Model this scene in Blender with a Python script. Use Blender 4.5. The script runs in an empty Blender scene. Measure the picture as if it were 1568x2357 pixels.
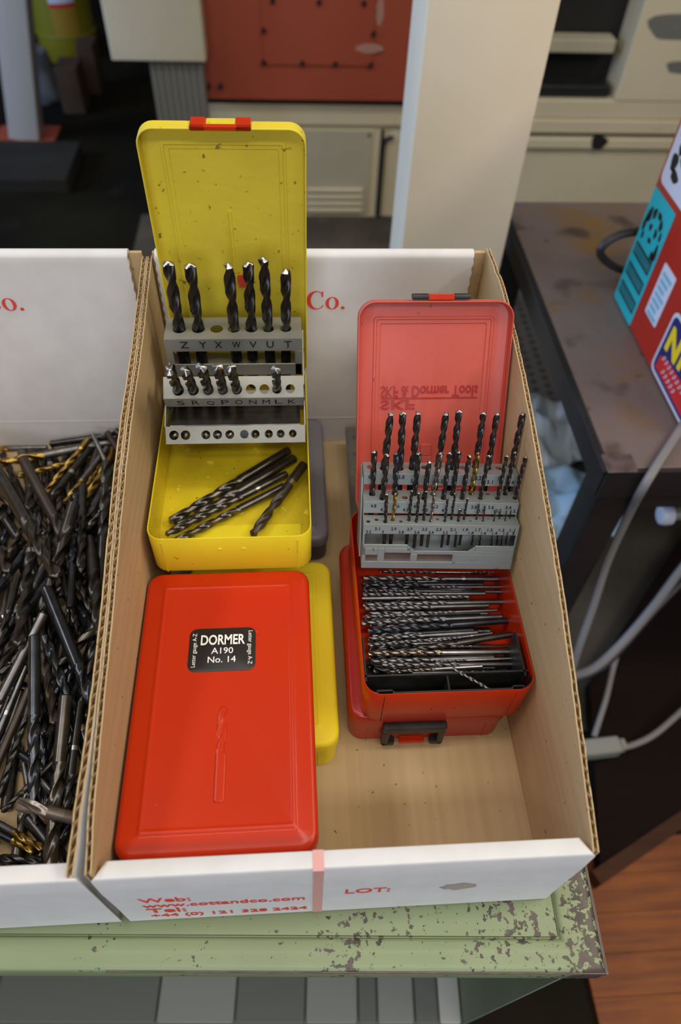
import bpy, math, random
from mathutils import Vector, Matrix, Euler
random.seed(3)
S = bpy.context.scene
COL = S.collection
PI = math.pi
# ---------------------------------------------------------------- camera
cam_d = bpy.data.cameras.new('camera')
cam_d.sensor_fit = 'VERTICAL'; cam_d.sensor_height = 36.0
cam_d.lens = 36.0 * 1650.4651 / 2357.0
cam_d.clip_start = .01; cam_d.clip_end = 60
cam_d.dof.use_dof = True; cam_d.dof.focus_distance = .56; cam_d.dof.aperture_fstop = 4.8
cam = bpy.data.objects.new('camera', cam_d); COL.objects.link(cam)
_p, _y, _r = .88530, .09393, -.05139
_f = Vector((math.sin(_y)*math.cos(_p), math.cos(_y)*math.cos(_p), -math.sin(_p)))
_rt = Vector((math.cos(_y), -math.sin(_y), 0)); _dn = _f.cross(_rt)
_x = math.cos(_r)*_rt + math.sin(_r)*_dn; _d = -math.sin(_r)*_rt + math.cos(_r)*_dn
cam.matrix_world = Matrix(((_x.x, -_d.x, -_f.x, -.0256), (_x.y, -_d.y, -_f.y, -.1048), (_x.z, -_d.z, -_f.z, .5879), (0, 0, 0, 1)))
S.camera = cam
# ---------------------------------------------------------------- light
S.view_settings.view_transform = 'Standard'; S.view_settings.look = 'None'
S.view_settings.exposure = -0.62; S.view_settings.gamma = 1.0; S.view_settings.use_curve_mapping = False
W = bpy.data.worlds.new('workshop_air'); S.world = W; W.use_nodes = True
W.node_tree.nodes['Background'].inputs[0].default_value = (.95, .97, 1.0, 1)
W.node_tree.nodes['Background'].inputs[1].default_value = .10
def area(name, loc, rot, sx, sy, power, col):
    l = bpy.data.lights.new(name, 'AREA'); l.shape = 'RECTANGLE'; l.size = sx; l.size_y = sy; l.energy = power; l.color = col
    o = bpy.data.objects.new(name, l); COL.objects.link(o); o.location = loc; o.rotation_euler = rot; return o
area('ceiling_tube', (.3, -1.2, 2.2), (math.radians(24), 0, 0), 2.4, .3, 34, (1, .945, .87))
area('ceiling_tube.001', (-1.7, .5, 2.3), (0, math.radians(-30), 0), .3, 2.0, 30, (.97, .97, 1))
area('ceiling_tube.002', (1.8, .1, 1.9), (0, math.radians(40), 0), .3, 2.0, 42, (1, .88, .72))
area('ceiling_tube.003', (.5, .15, 3.0), (math.radians(18), 0, 0), 3.0, .3, 52, (1, .93, .82))
area('daylight_door.001', (-.6, -3.4, 1.0), (math.radians(88), 0, math.radians(-8)), 2.6, 2.2, 78, (.80, .86, 1))
area('daylight_door', (-3.4, 1.9, .7), (0, math.radians(-86), 0), 1.4, 2.0, 150, (.42, .62, 1))
# ---------------------------------------------------------------- materials
def mat(name, col, rough=.5, metal=0.0, coat=0.0, vary=None, spots=None, bump=None, streak=None, spec=.5):
    """vary=(scale, colour, amount)  spots=[(scale, threshold, softness, colour)]  bump=(scale, strength)  streak=(axis scales, colour, amount)"""
    m = bpy.data.materials.new(name); m.use_nodes = True
    nt = m.node_tree; N = nt.nodes; Lk = nt.links; b = N['Principled BSDF']
    b.inputs['Roughness'].default_value = rough; b.inputs['Metallic'].default_value = metal
    b.inputs['Coat Weight'].default_value = coat; b.inputs['Coat Roughness'].default_value = .12
    b.inputs['Specular IOR Level'].default_value = spec
    tc = N.new('ShaderNodeTexCoord')
    rgb = N.new('ShaderNodeRGB'); rgb.outputs[0].default_value = (*col, 1); cur = rgb.outputs[0]
    def mixc(fac, c2):
        nonlocal cur
        mx = N.new('ShaderNodeMix'); mx.data_type = 'RGBA'; Lk.new(fac, mx.inputs[0]); Lk.new(cur, mx.inputs[6]); mx.inputs[7].default_value = (*c2, 1); cur = mx.outputs[2]
    def noise(scale, detail=3, vec=None):
        n = N.new('ShaderNodeTexNoise'); n.inputs['Scale'].default_value = scale; n.inputs['Detail'].default_value = detail
        Lk.new(vec or tc.outputs['Object'], n.inputs['Vector']); return n.outputs[0]
    def ramp(src, a, b_, hi=1.0):
        mr = N.new('ShaderNodeMapRange'); Lk.new(src, mr.inputs[0]); mr.inputs[1].default_value = a; mr.inputs[2].default_value = b_; mr.inputs[4].default_value = hi; return mr.outputs[0]
    if vary: mixc(ramp(noise(vary[0], 4), .35, .65, vary[2]), vary[1])
    if streak:
        mp = N.new('ShaderNodeMapping'); mp.inputs['Scale'].default_value = streak[0]; Lk.new(tc.outputs['Object'], mp.inputs[0])
        mixc(ramp(noise(1.0, 3, mp.outputs[0]), .4, .65, streak[2]), streak[1])
    for s in (spots or []): mixc(ramp(noise(s[0], 5), s[1], s[1] + s[2]), s[3])
    Lk.new(cur, b.inputs['Base Color'])
    if bump:
        bp = N.new('ShaderNodeBump'); bp.inputs['Strength'].default_value = bump[1]; bp.inputs['Distance'].default_value = .001
        Lk.new(noise(bump[0], 3), bp.inputs['Height']); Lk.new(bp.outputs[0], b.inputs['Normal'])
    return m
M = {}
M['kraft'] = mat('kraft_cardboard', (.53, .385, .21), .85, vary=(18, (.47, .33, .17), .5), spots=[(190, .70, .03, (.2, .12, .05))], streak=((160, 3, 160), (.44, .305, .155), .5), spec=.2)
M['kraft_in'] = mat('kraft_corrugation', (.42, .29, .15), .9, vary=(60, (.2, .12, .05), .6), spec=.1)
M['white_card'] = mat('white_cardboard', (.74, .73, .73), .8, vary=(40, (.66, .65, .64), .6), spec=.2)
M['print_red'] = mat('red_ink', (.78, .06, .035), .7)
M['tape'] = mat('red_tape', (.72, .36, .34), .4)
M['stain'] = mat('grease_stain', (.40, .355, .30), .8)
M['yellow'] = mat('yellow_enamel', (.86, .71, .03), .45, spec=.2, vary=(9, (.78, .62, .02), .6), spots=[(170, .70, .04, (.32, .22, .01))], bump=(260, .12))
M['yellow_worn'] = mat('yellow_enamel_worn', (.76, .61, .045), .5, spec=.3, vary=(14, (.66, .52, .035), .9), spots=[(150, .655, .05, (.26, .20, .02)), (70, .72, .06, (.34, .26, .03))], bump=(140, .35))
M['yellow_scr'] = mat('yellow_enamel_scratched', (.76, .59, .018), .42, coat=.1, vary=(22, (.60, .45, .014), .9), spots=[(90, .64, .03, (.88, .73, .05)), (240, .68, .03, (.16, .11, .01))], bump=(140, .3))
M['red'] = mat('red_enamel', (.53, .031, .002), .33, spec=.25, coat=.15, vary=(10, (.52, .024, .006), .6), spots=[(230, .76, .02, (.75, .25, .18))], bump=(220, .06))
M['red_dark'] = mat('red_enamel_old', (.42, .016, .008), .34, coat=.25, vary=(12, (.38, .018, .010), .7), spots=[(200, .74, .02, (.12, .01, .006))], bump=(220, .06))
M['red_pale'] = mat('red_enamel_pale', (.60, .095, .065), .42, coat=.1, vary=(12, (.53, .078, .052), .7), spots=[(180, .70, .04, (.3, .05, .03))], bump=(150, .22))  # paler, pinker red for the inside of the open lid
M['black_plastic'] = mat('black_plastic', (.012, .012, .013), .45, vary=(80, (.035, .033, .03), .6))
M['grey_plastic'] = mat('grey_plastic', (.20, .20, .235), .42, vary=(14, (.17, .17, .2), .6), spots=[(34, .66, .1, (.17, .15, .13))])
M['grey_dark'] = mat('grey_plastic_body', (.075, .075, .08), .5)
M['zinc'] = mat('zinc_plated_steel', (.32, .32, .285), .48, .45, vary=(26, (.25, .25, .225), .8), spots=[(140, .70, .05, (.12, .11, .09))], bump=(120, .12))
M['zinc_b'] = mat('grey_painted_steel', (.28, .305, .30), .45, .35, vary=(26, (.26, .29, .29), .8), spots=[(110, .70, .05, (.1, .09, .06))])
M['black_ink'] = mat('black_ink', (.008, .008, .008), .6)
M['white_ink'] = mat('white_ink', (.85, .85, .82), .5)
M['label_black'] = mat('black_label', (.016, .014, .015), .4)
M['d_black'] = mat('black_oxide_steel', (.050, .048, .046), .29, .85, vary=(90, (.085, .080, .074), .8))
M['d_blue'] = mat('blued_steel', (.050, .056, .068), .26, .85, vary=(90, (.09, .097, .11), .8))
M['d_brown'] = mat('bronzed_steel', (.090, .070, .056), .42, .7, vary=(90, (.055, .045, .04), .8))
M['d_gun'] = mat('gunmetal_steel', (.15, .135, .12), .30, .9, vary=(70, (.085, .078, .07), .9))
M['d_steel'] = mat('dull_steel', (.235, .23, .235), .33, .95, vary=(80, (.13, .13, .14), .9))
M['d_bright'] = mat('bright_steel', (.56, .55, .53), .30, 1.0, vary=(100, (.38, .37, .36), .8))
M['d_gold'] = mat('gold_coated_steel', (.42, .28, .07), .30, .95, vary=(90, (.24, .15, .04), .9))
M['d_bronze'] = mat('straw_tempered_steel', (.33, .27, .19), .27, .95, vary=(80, (.18, .17, .16), .9))
M['endmill'] = mat('warm_grey_steel', (.36, .32, .29), .36, .9, vary=(60, (.27, .235, .21), .8))
M['rule'] = mat('steel_rule', (.15, .14, .125), .5, .6, vary=(40, (.11, .10, .09), .8))
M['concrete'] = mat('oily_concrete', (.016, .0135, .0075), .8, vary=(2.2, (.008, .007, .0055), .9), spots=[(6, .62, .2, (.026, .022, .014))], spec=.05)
M['concrete_l'] = mat('worn_concrete', (.03, .027, .022), .8, vary=(5, (.02, .018, .015), .9), spec=.15)
M['cream'] = mat('cream_machine_paint', (.68, .59, .40), .5, vary=(3, (.60, .52, .34), .6), spots=[(16, .70, .12, (.36, .28, .16))])
M['cream_wall'] = mat('cream_pillar_paint', (.80, .72, .56), .6, vary=(4, (.76, .66, .48), .8), spots=[(40, .735, .04, (.36, .32, .27))])
M['beige'] = mat('beige_panel_paint', (.52, .46, .33), .6, vary=(3, (.36, .33, .25), .6))
M['oxide_red'] = mat('red_oxide_paint', (.35, .066, .030), .55, vary=(3, (.30, .055, .026), .7), spots=[(9, .72, .1, (.30, .12, .09))])
M['dark'] = mat('dark_gap', (.010, .009, .008), .7)
M['bolt'] = mat('bolt_head', (.03, .02, .018), .5, .5)
M['grey_paint'] = mat('grey_paint', (.19, .185, .16), .6, vary=(5, (.16, .155, .13), .7))
M['slab'] = mat('worn_brown_floor', (.10, .082, .06), .85, vary=(5, (.05, .042, .03), .9), spots=[(9, .62, .1, (.10, .085, .06))], spec=.15)
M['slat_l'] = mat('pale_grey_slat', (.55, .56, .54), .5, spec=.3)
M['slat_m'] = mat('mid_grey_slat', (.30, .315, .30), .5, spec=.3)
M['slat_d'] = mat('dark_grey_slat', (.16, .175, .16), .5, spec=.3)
M['green_in'] = mat('grey_green_inner_panel', (.28, .34, .22), .5, vary=(6, (.23, .28, .18), .8))
M['white_paint'] = mat('white_paint', (.38, .36, .33), .5)
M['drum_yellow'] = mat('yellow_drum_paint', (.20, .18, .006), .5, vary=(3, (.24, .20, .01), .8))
M['orange'] = mat('orange_label', (.34, .20, .015), .6)
M['poly'] = mat('polythene', (.16, .16, .17), .4, vary=(12, (.08, .08, .085), .9), bump=(30, .8))
M['box_brown'] = mat('brown_cardboard', (.06, .028, .011), .85, vary=(8, (.04, .02, .008), .8))
M['rust_top'] = mat('rusty_steel_plate', (.15, .115, .10), .5, .2, vary=(5, (.18, .145, .14), .9), spots=[(7, .55, .14, (.20, .115, .04)), (11, .60, .10, (.075, .052, .038)), (40, .66, .1, (.10, .05, .022))])
M['angle'] = mat('dark_angle_iron', (.045, .046, .050), .42, .6, vary=(10, (.03, .03, .03), .8))
M['scuff'] = mat('pale_scuff', (.40, .20, .15), .6)
M['rubber'] = mat('rubber_mat', (.055, .050, .045), .75, vary=(8, (.04, .036, .032), .8))
M['mesh'] = mat('shelf_mesh', (.055, .050, .048), .6, .4)
M['rag_a'] = mat('pale_rag', (.85, .88, .87), .95, vary=(9, (.66, .70, .69), .9), spots=[(22, .62, .08, (.10, .10, .06))], streak=((60, 4, 4), (.30, .42, .50), .6))
M['rag_b'] = mat('blue_rag', (.30, .50, .66), .95, vary=(14, (.46, .60, .70), .9), spots=[(30, .66, .08, (.05, .09, .14))])
M['cable'] = mat('grey_cable', (.20, .19, .19), .5)
M['cable_k'] = mat('black_cable', (.018, .016, .016), .4)
M['knob'] = mat('white_plastic', (.50, .53, .62), .4)
M['plug'] = mat('grey_connector', (.22, .22, .19), .5)
M['gloss_red'] = mat('gloss_red_paint', (.42, .014, .006), .3, coat=.4)
M['teal'] = mat('teal_sticker', (.012, .42, .48), .4)
M['navy'] = mat('navy_ink', (.015, .02, .13), .4)
M['st_white'] = mat('white_sticker', (.62, .64, .74), .4)
M['st_yellow'] = mat('yellow_ink', (.85, .62, .01), .4)
M['st_red'] = mat('red_sticker_ink', (.60, .02, .02), .4)
M['st_blue'] = mat('pale_blue_ink', (.20, .45, .58), .4)
M['darkwood'] = mat('dark_brown_board', (.0075, .0028, .0015), .85, streak=((3, 40, 3), (.008, .0035, .002), .9), spec=.15)  # near-black brown over the whole board, faintly streaked
M['wood'] = mat('varnished_timber', (.26, .072, .010), .45, spec=.2, vary=(9, (.19, .048, .008), .9), streak=((6, 70, 6), (.12, .032, .009), .8))
M['wood_edge'] = mat('timber_edge', (.055, .016, .005), .6, streak=((4, 50, 4), (.035, .01, .004), .9), spec=.2)
# green chipped bench paint: wear grows to the right-hand corner
def green_paint():
    m = mat('chipped_green_enamel', (.25, .305, .165), .45, coat=.05, vary=(10, (.215, .265, .145), .7))
    nt = m.node_tree; N = nt.nodes; Lk = nt.links; b = N['Principled BSDF']
    tc = N.new('ShaderNodeTexCoord'); sp = N.new('ShaderNodeSeparateXYZ'); Lk.new(tc.outputs['Object'], sp.inputs[0])
    src = b.inputs['Base Color'].links[0].from_socket
    def nz(sc, det): 
        n = N.new('ShaderNodeTexNoise'); n.inputs['Scale'].default_value = sc; n.inputs['Detail'].default_value = det; n.inputs['Roughness'].default_value = .6
        Lk.new(tc.outputs['Object'], n.inputs['Vector']); return n.outputs[0]
    def mth(op, a, b_):
        n = N.new('ShaderNodeMath'); n.operation = op
        for i, q in enumerate((a, b_)):
            if isinstance(q, (int, float)): n.inputs[i].default_value = q
            else: Lk.new(q, n.inputs[i])
        return n.outputs[0]
    def rng(s, a, c, lo=0., hi=1.):
        n = N.new('ShaderNodeMapRange'); Lk.new(s, n.inputs[0])
        for i, q in enumerate((a, c, lo, hi)): n.inputs[i+1].default_value = q
        return n.outputs[0]
    wear = mth('ADD', rng(sp.outputs[0], -.42, -.03, .0, .085), rng(sp.outputs[0], -.034, -.010, .0, .19))
    patch = rng(nz(13, 2), .46, .70, 0, .16)
    tot = mth('ADD', mth('ADD', nz(185, 5), wear), patch)
    fac = rng(tot, .725, .75)
    fac2 = rng(mth('ADD', nz(260, 3), mth('MULTIPLY', wear, .4)), .735, .755)
    f3 = mth('MAXIMUM', fac, fac2)
    mx = N.new('ShaderNodeMix'); mx.data_type = 'RGBA'; Lk.new(f3, mx.inputs[0]); Lk.new(src, mx.inputs[6])
    r2 = N.new('ShaderNodeMix'); r2.data_type = 'RGBA'; Lk.new(rng(nz(45, 3), .4, .6), r2.inputs[0]); r2.inputs[6].default_value = (.040, .028, .022, 1); r2.inputs[7].default_value = (.095, .068, .058, 1)
    Lk.new(r2.outputs[2], mx.inputs[7]); Lk.new(mx.outputs[2], b.inputs['Base Color'])
    bp = N.new('ShaderNodeBump'); bp.invert = True; bp.inputs['Strength'].default_value = .5; bp.inputs['Distance'].default_value = .0006
    Lk.new(f3, bp.inputs['Height']); Lk.new(bp.outputs[0], b.inputs['Normal'])
    return m
M['green'] = green_paint()
M['green_front'] = mat('grey_green_front', (.15, .175, .145), .28, .3, coat=.3, streak=((34, .01, .01), (.40, .42, .41), .9), vary=(5, (.10, .12, .10), .8))
M['rust'] = mat('bare_rusty_steel', (.085, .062, .058), .5, .4, vary=(60, (.15, .115, .11), .9))
# ---------------------------------------------------------------- mesh building
class G:
    def __init__(s): s.v = []; s.f = []; s.mi = []
    def add(s, vs, fs, mi=0, mx=None):
        o = len(s.v); s.v += [tuple(mx @ Vector(p)) if mx else tuple(p) for p in vs]
        s.f += [tuple(i + o for i in f) for f in fs]; s.mi += [mi]*len(fs); return s
    def box(s, x0, x1, y0, y1, z0, z1, mi=0, mx=None):
        return s.add([(x0,y0,z0),(x1,y0,z0),(x1,y1,z0),(x0,y1,z0),(x0,y0,z1),(x1,y0,z1),(x1,y1,z1),(x0,y1,z1)],
                     [(3,2,1,0),(4,5,6,7),(0,1,5,4),(1,2,6,5),(2,3,7,6),(3,0,4,7)], mi, mx)
    def loft(s, rings, c0=True, c1=True, mi=0, mx=None, closed=True):
        n = len(rings[0]); vs = [p for r in rings for p in r]; fs = []
        for k in range(len(rings)-1):
            for i in range(n if closed else n-1):
                j = (i+1) % n; fs.append((k*n+i, k*n+j, (k+1)*n+j, (k+1)*n+i))
        if c0: fs.append(tuple(range(n-1, -1, -1)))
        if c1: fs.append(tuple(range((len(rings)-1)*n, len(rings)*n)))
        return s.add(vs, fs, mi, mx)
    def rbox(s, x0, x1, y0, y1, z0, z1, r=.002, b=.0008, mi=0, mx=None, n=3):
        cx, cy = (x0+x1)/2, (y0+y1)/2; w, l = x1-x0, y1-y0
        R = lambda i, z: rr(w-2*i, l-2*i, max(r-i, .0001), n, cx, cy, z)
        return s.loft([R(b, z0), R(0, z0+b), R(0, z1-b), R(b, z1)], mi=mi, mx=mx)
    def tube(s, pts, r, n=8, mi=0, cap=True, mx=None):
        P = [Vector(p) for p in pts]; rings = []; up = None
        rad = r if isinstance(r, (list, tuple)) else [r]*len(P)
        for i, p in enumerate(P):
            t = (P[min(i+1, len(P)-1)] - P[max(i-1, 0)]).normalized()
            if up is None: up = t.orthogonal().normalized()
            up = (up - t*up.dot(t)).normalized(); bi = t.cross(up)
            rings.append([p + rad[i]*(math.cos(2*PI*k/n)*up + math.sin(2*PI*k/n)*bi) for k in range(n)])
        return s.loft(rings, cap, cap, mi, mx)
    def disc(s, c, r, z, n=16, mi=0, mx=None, h=.0004):
        ring = lambda q, zz: [(c[0]+q*math.cos(2*PI*k/n), c[1]+q*math.sin(2*PI*k/n), zz) for k in range(n)]
        return s.loft([ring(r, z), ring(r, z+h)], mi=mi, mx=mx)
    def mesh(s, name, mats, smooth=True, angle=35):
        me = bpy.data.meshes.new(name); me.from_pydata(s.v, [], s.f)
        for m in (mats if isinstance(mats, (list, tuple)) else [mats]): me.materials.append(M[m] if isinstance(m, str) else m)
        if any(s.mi): me.polygons.foreach_set('material_index', s.mi)
        me.polygons.foreach_set('use_smooth', [smooth]*len(s.f))
        me.update()
        if smooth: me.set_sharp_from_angle(angle=math.radians(angle))
        return me
    def obj(s, name, mats, parent=None, smooth=True, angle=35, ml=None):
        return link(name, s.mesh(name, mats, smooth, angle), parent, ml)
def link(name, me, parent=None, ml=None):
    o = bpy.data.objects.new(name, me); COL.objects.link(o)
    if parent: o.parent = parent
    if ml is not None: o.matrix_local = ml
    return o
def rr(w, l, r, n=4, cx=0., cy=0., z=0.):
    pts = []
    for sx, sy, a0 in ((1, 1, 0), (-1, 1, 90), (-1, -1, 180), (1, -1, 270)):
        for k in range(n+1):
            a = math.radians(a0 + 90*k/n)
            pts.append((cx + sx*(w/2-r) + r*math.cos(a), cy + sy*(l/2-r) + r*math.sin(a), z))
    return pts
def tag(o, label=None, cat=None, group=None, kind=None):
    if label: o['label'] = label
    if cat: o['category'] = cat
    if group: o['group'] = group
    if kind: o['kind'] = kind
    return o
def thing(name, label, cat, loc=(0, 0, 0), rot=(0, 0, 0), group=None, mx=None):
    o = bpy.data.objects.new(name, None); COL.objects.link(o); o.empty_display_size = .02
    if mx is not None: o.matrix_world = mx
    else: o.location = loc; o.rotation_euler = rot
    return tag(o, label, cat, group)
def struct(o): o['kind'] = 'structure'; return o
_tc = {}
def text_mesh(body, size, m, bold=0.0, extrude=.0001, align='LEFT', space=1.0):
    c = bpy.data.curves.new('lettering', 'FONT'); c.body = body; c.size = size; c.offset = bold*size; c.extrude = extrude
    c.align_x = align; c.space_character = space; c.resolution_u = 3
    o = bpy.data.objects.new('lettering', c); COL.objects.link(o)
    bpy.context.view_layer.update()
    me = bpy.data.meshes.new_from_object(o.evaluated_get(bpy.context.evaluated_depsgraph_get()))
    bpy.data.objects.remove(o); me.materials.clear(); me.materials.append(M[m]); me.name = 'lettering'
    return me
def text(body, size, m, parent, ml, name='lettering', bold=0.0, fit=None, height=None, extrude=.0001, align='LEFT', space=1.0):
    me = text_mesh(body, size, m, bold, extrude, align, space)
    xs = [v.co.x for v in me.vertices]; ys = [v.co.y for v in me.vertices]
    sx = fit/(max(xs)-min(xs)) if fit else 1.0; sy = height/(max(ys)-min(ys)) if height else (sx if fit else 1.0)
    x0 = min(xs) if fit else 0.0
    for v in me.vertices: v.co.x = (v.co.x - x0)*sx; v.co.y *= sy
    return link(name, me, parent, ml)
FRONT = Matrix(((1, 0, 0, 0), (0, 0, -1, 0), (0, 1, 0, 0), (0, 0, 0, 1)))      # text plane xy -> facing -y
def T(x, y, z): return Matrix.Translation((x, y, z))
# ================================================================ setting
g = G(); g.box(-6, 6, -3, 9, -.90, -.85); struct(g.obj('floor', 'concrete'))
g = G(); g.box(-.6, 1.6, .46, 2.56, -.85, -.847); struct(g.obj('floor_patch', 'slab'))
# timber floor of boards to the right of the bench
fl = bpy.data.objects.new('floor_boards', None); COL.objects.link(fl); fl.location = (.30, -.25, -.85); struct(fl)
for i in range(8):
    y0 = i*.062; xe = .9
    q = G().box(.150, xe, y0+.0004, y0+.0616, 0, .012); o = q.obj('plank', 'wood', fl)  # boards cut off at the edge of the bench's shade, dark floor shows instead
# pillar
g = G(); g.rbox(.1585, .3365, 1.0, 1.135, -.85, 1.9, .004, .001); o = struct(g.obj('pillar', 'cream_wall'))
# ---------------------------------------------------------------- green bench (its own slight turn)
bench = thing('metal_bench', 'green painted steel bench with chipped paint carrying the two cardboard boxes', 'bench', (.1845, -.0487, 0), (0, 0, math.radians(-3.1)))
g = G()
X0, X1, Y1 = -1.25, -.031, .50
g.box(X0, X1, .0225, Y1, -.012, -.0004)                              # inner deck
rim = [(0, -.026), (0, -.003), (.0012, -.0008), (.003, 0), (.0185, 0), (.0205, -.0012), (.0215, -.0035), (.0225, -.0035), (.0225, -.0008)]
def rimstrip(pts3): g.loft(pts3, False, False, closed=False)
# front rim running along x, mitred into the right rim running along y
front = [[(X0, d, z) for d, z in rim], [(-d, d, z) for d, z in rim]]
right = [[(-d*1.35, d, z) for d, z in rim], [(-d*1.35, Y1, z) for d, z in rim]]
front[1] = [(-d*1.35, d, z) for d, z in rim]
g.loft([front[0], front[1]][::-1], False, False, closed=False); g.loft(right[::-1], False, False, closed=False)
g.box(X0, -.002, .003, Y1, -.026, -.0125)
g.obj('bench_top', 'green', bench, angle=50)
g = G(); g.box(-.35, -.0012, -.0003, .0006, -.0032, -.0012); g.box(-.0012, .0008, -.0006, Y1, -.0035, -.0008); g.obj('rusty_edge', 'rust', bench)
g = G(); g.box(-.0190, -.0165, .003, .46, -.85, -.027); g.obj('side_panel', 'green_in', bench)
g = G(); g.box(X0+.02, X0+.0225, .003, .46, -.85, -.027); g.obj('side_panel', 'green_in', bench)
g = G(); g.box(X0+.0225, -.019, .44, .46, -.85, -.027); g.obj('back_panel', 'green_in', bench)
g = G(); g.box(X0+.0225, -.019, .003, .44, -.520, -.505); g.obj('lower_shelf', 'slat_d', bench)
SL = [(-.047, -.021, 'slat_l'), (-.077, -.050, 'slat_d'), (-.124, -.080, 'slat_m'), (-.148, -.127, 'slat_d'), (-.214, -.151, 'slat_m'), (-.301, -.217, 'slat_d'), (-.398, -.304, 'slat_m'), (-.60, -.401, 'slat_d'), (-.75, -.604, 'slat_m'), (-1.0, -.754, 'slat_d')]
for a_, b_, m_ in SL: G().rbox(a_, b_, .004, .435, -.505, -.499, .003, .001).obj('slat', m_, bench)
g = G(); g.box(X0+.03, -.24, .052, .075, -.40, -.38); g.obj('drawer_rail', 'slat_l', bench)
# ---------------------------------------------------------------- cardboard parts boxes
PROF_R = [(.004, .124), (.05, .142), (.11, .166), (.15, .181), (.2, .197), (.26, .213), (.31, .226), (.365, .236), (.42, .243), (.478, .240)]
PROF_L = [(.004, .130), (.035, .143), (.074, .152), (.122, .163), (.156, .170), (.216, .187), (.257, .197), (.308, .206), (.366, .211), (.425, .222), (.478, .233)]
def prof(P, y):
    for (a, za), (b, zb) in zip(P, P[1:]):
        if y <= b: return za + (zb-za)*(y-a)/(b-a)
    return P[-1][1]
def serif_Co(h):
    """C, o and full stop with thick-and-thin strokes, cap height h; polygons in the xy plane"""
    q = G(); t = .00012
    def ringpoly(outer, inner, close=False):
        n = len(outer); vs = [(x, y, t) for x, y in outer] + [(x, y, t) for x, y in inner]
        q.add(vs, [(i, (i+1) % n, n+(i+1) % n, n+i) for i in range(n if close else n-1)])
    el = lambda cx, cy, a, b, th: (cx + a*math.cos(th), cy + b*math.sin(th))
    A = [math.radians(48 + (312-48)*k/28) for k in range(29)]
    ringpoly([el(.46*h, .5*h, .46*h, .52*h, a) for a in A], [el(.52*h, .5*h, .315*h, .462*h, a) for a in A])
    q.add([(.74*h, .68*h, t), (.80*h, .68*h, t), (.80*h, 1.0*h, t), (.75*h, 1.0*h, t), (.70*h, .86*h, t)], [(0, 1, 2, 3, 4)])
    q.add([(.70*h, .13*h, t), (.77*h, .10*h, t), (.82*h, .25*h, t), (.79*h, .26*h, t)], [(0, 1, 2, 3)])
    B = [2*PI*k/26 for k in range(26)]
    ringpoly([el(1.24*h, .335*h, .33*h, .355*h, a) for a in B], [el(1.24*h, .335*h, .16*h, .308*h, a) for a in B], True)
    q.add([(1.76*h + .095*h*math.cos(a), .075*h + .09*h*math.sin(a), t) for a in B], [tuple(range(26))])
    return q.mesh('lettering', 'print_red', False)
CO = serif_Co(.0195)
def wall(bx, x, sgn, P, name='side_wall', flare=0.0):
    """single-wall corrugated board at x (inner face), thickness away from the box; two liners and the wavy medium between"""
    th = .0042; q = G(); n = 60
    ys = [.002 + (.4835-.002)*i/n for i in range(n+1)]
    zt = [prof(P, y) + random.uniform(-.0006, .0006) for y in ys]
    for k, (a, b, mi) in enumerate(((0, .0009, 0), (th-.0009, th, 0), (th, th+.00012, 1))):
        rings = []
        for y, z in zip(ys, zt):
            dz = random.uniform(-.0008, .0004)
            fo = flare*max(0, 1-y/.13)**2
            xa, xb = x + sgn*a + fo, x + sgn*b + fo
            if k: dz -= .0010*k
            if sgn < 0: xa, xb = xb, xa
            rings.append([(xa, y, .0), (xb, y, .0), (xb, y, z+dz), (xa, y, z+dz)])
        q.loft(rings, mi=mi)
    o = q.obj(name, ['kraft', 'white_card'], bx, smooth=False)
    w = G(); m = 430; ring = []
    for i in range(m+1):
        y = .003 + .479*i/m; xx = x + sgn*(th/2 + (th/2-.0008)*math.sin(2*PI*y/.0072)) + flare*max(0, 1-y/.13)**2; z = prof(P, y) - .0002 + .0006*math.sin(37*y) + random.uniform(-.0004, .0004)
        ring.append([(xx, y, .002), (xx, y, z)])
    w.loft(ring, False, False, closed=False); w.obj('corrugated_core', 'kraft', o)
    return o
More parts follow.
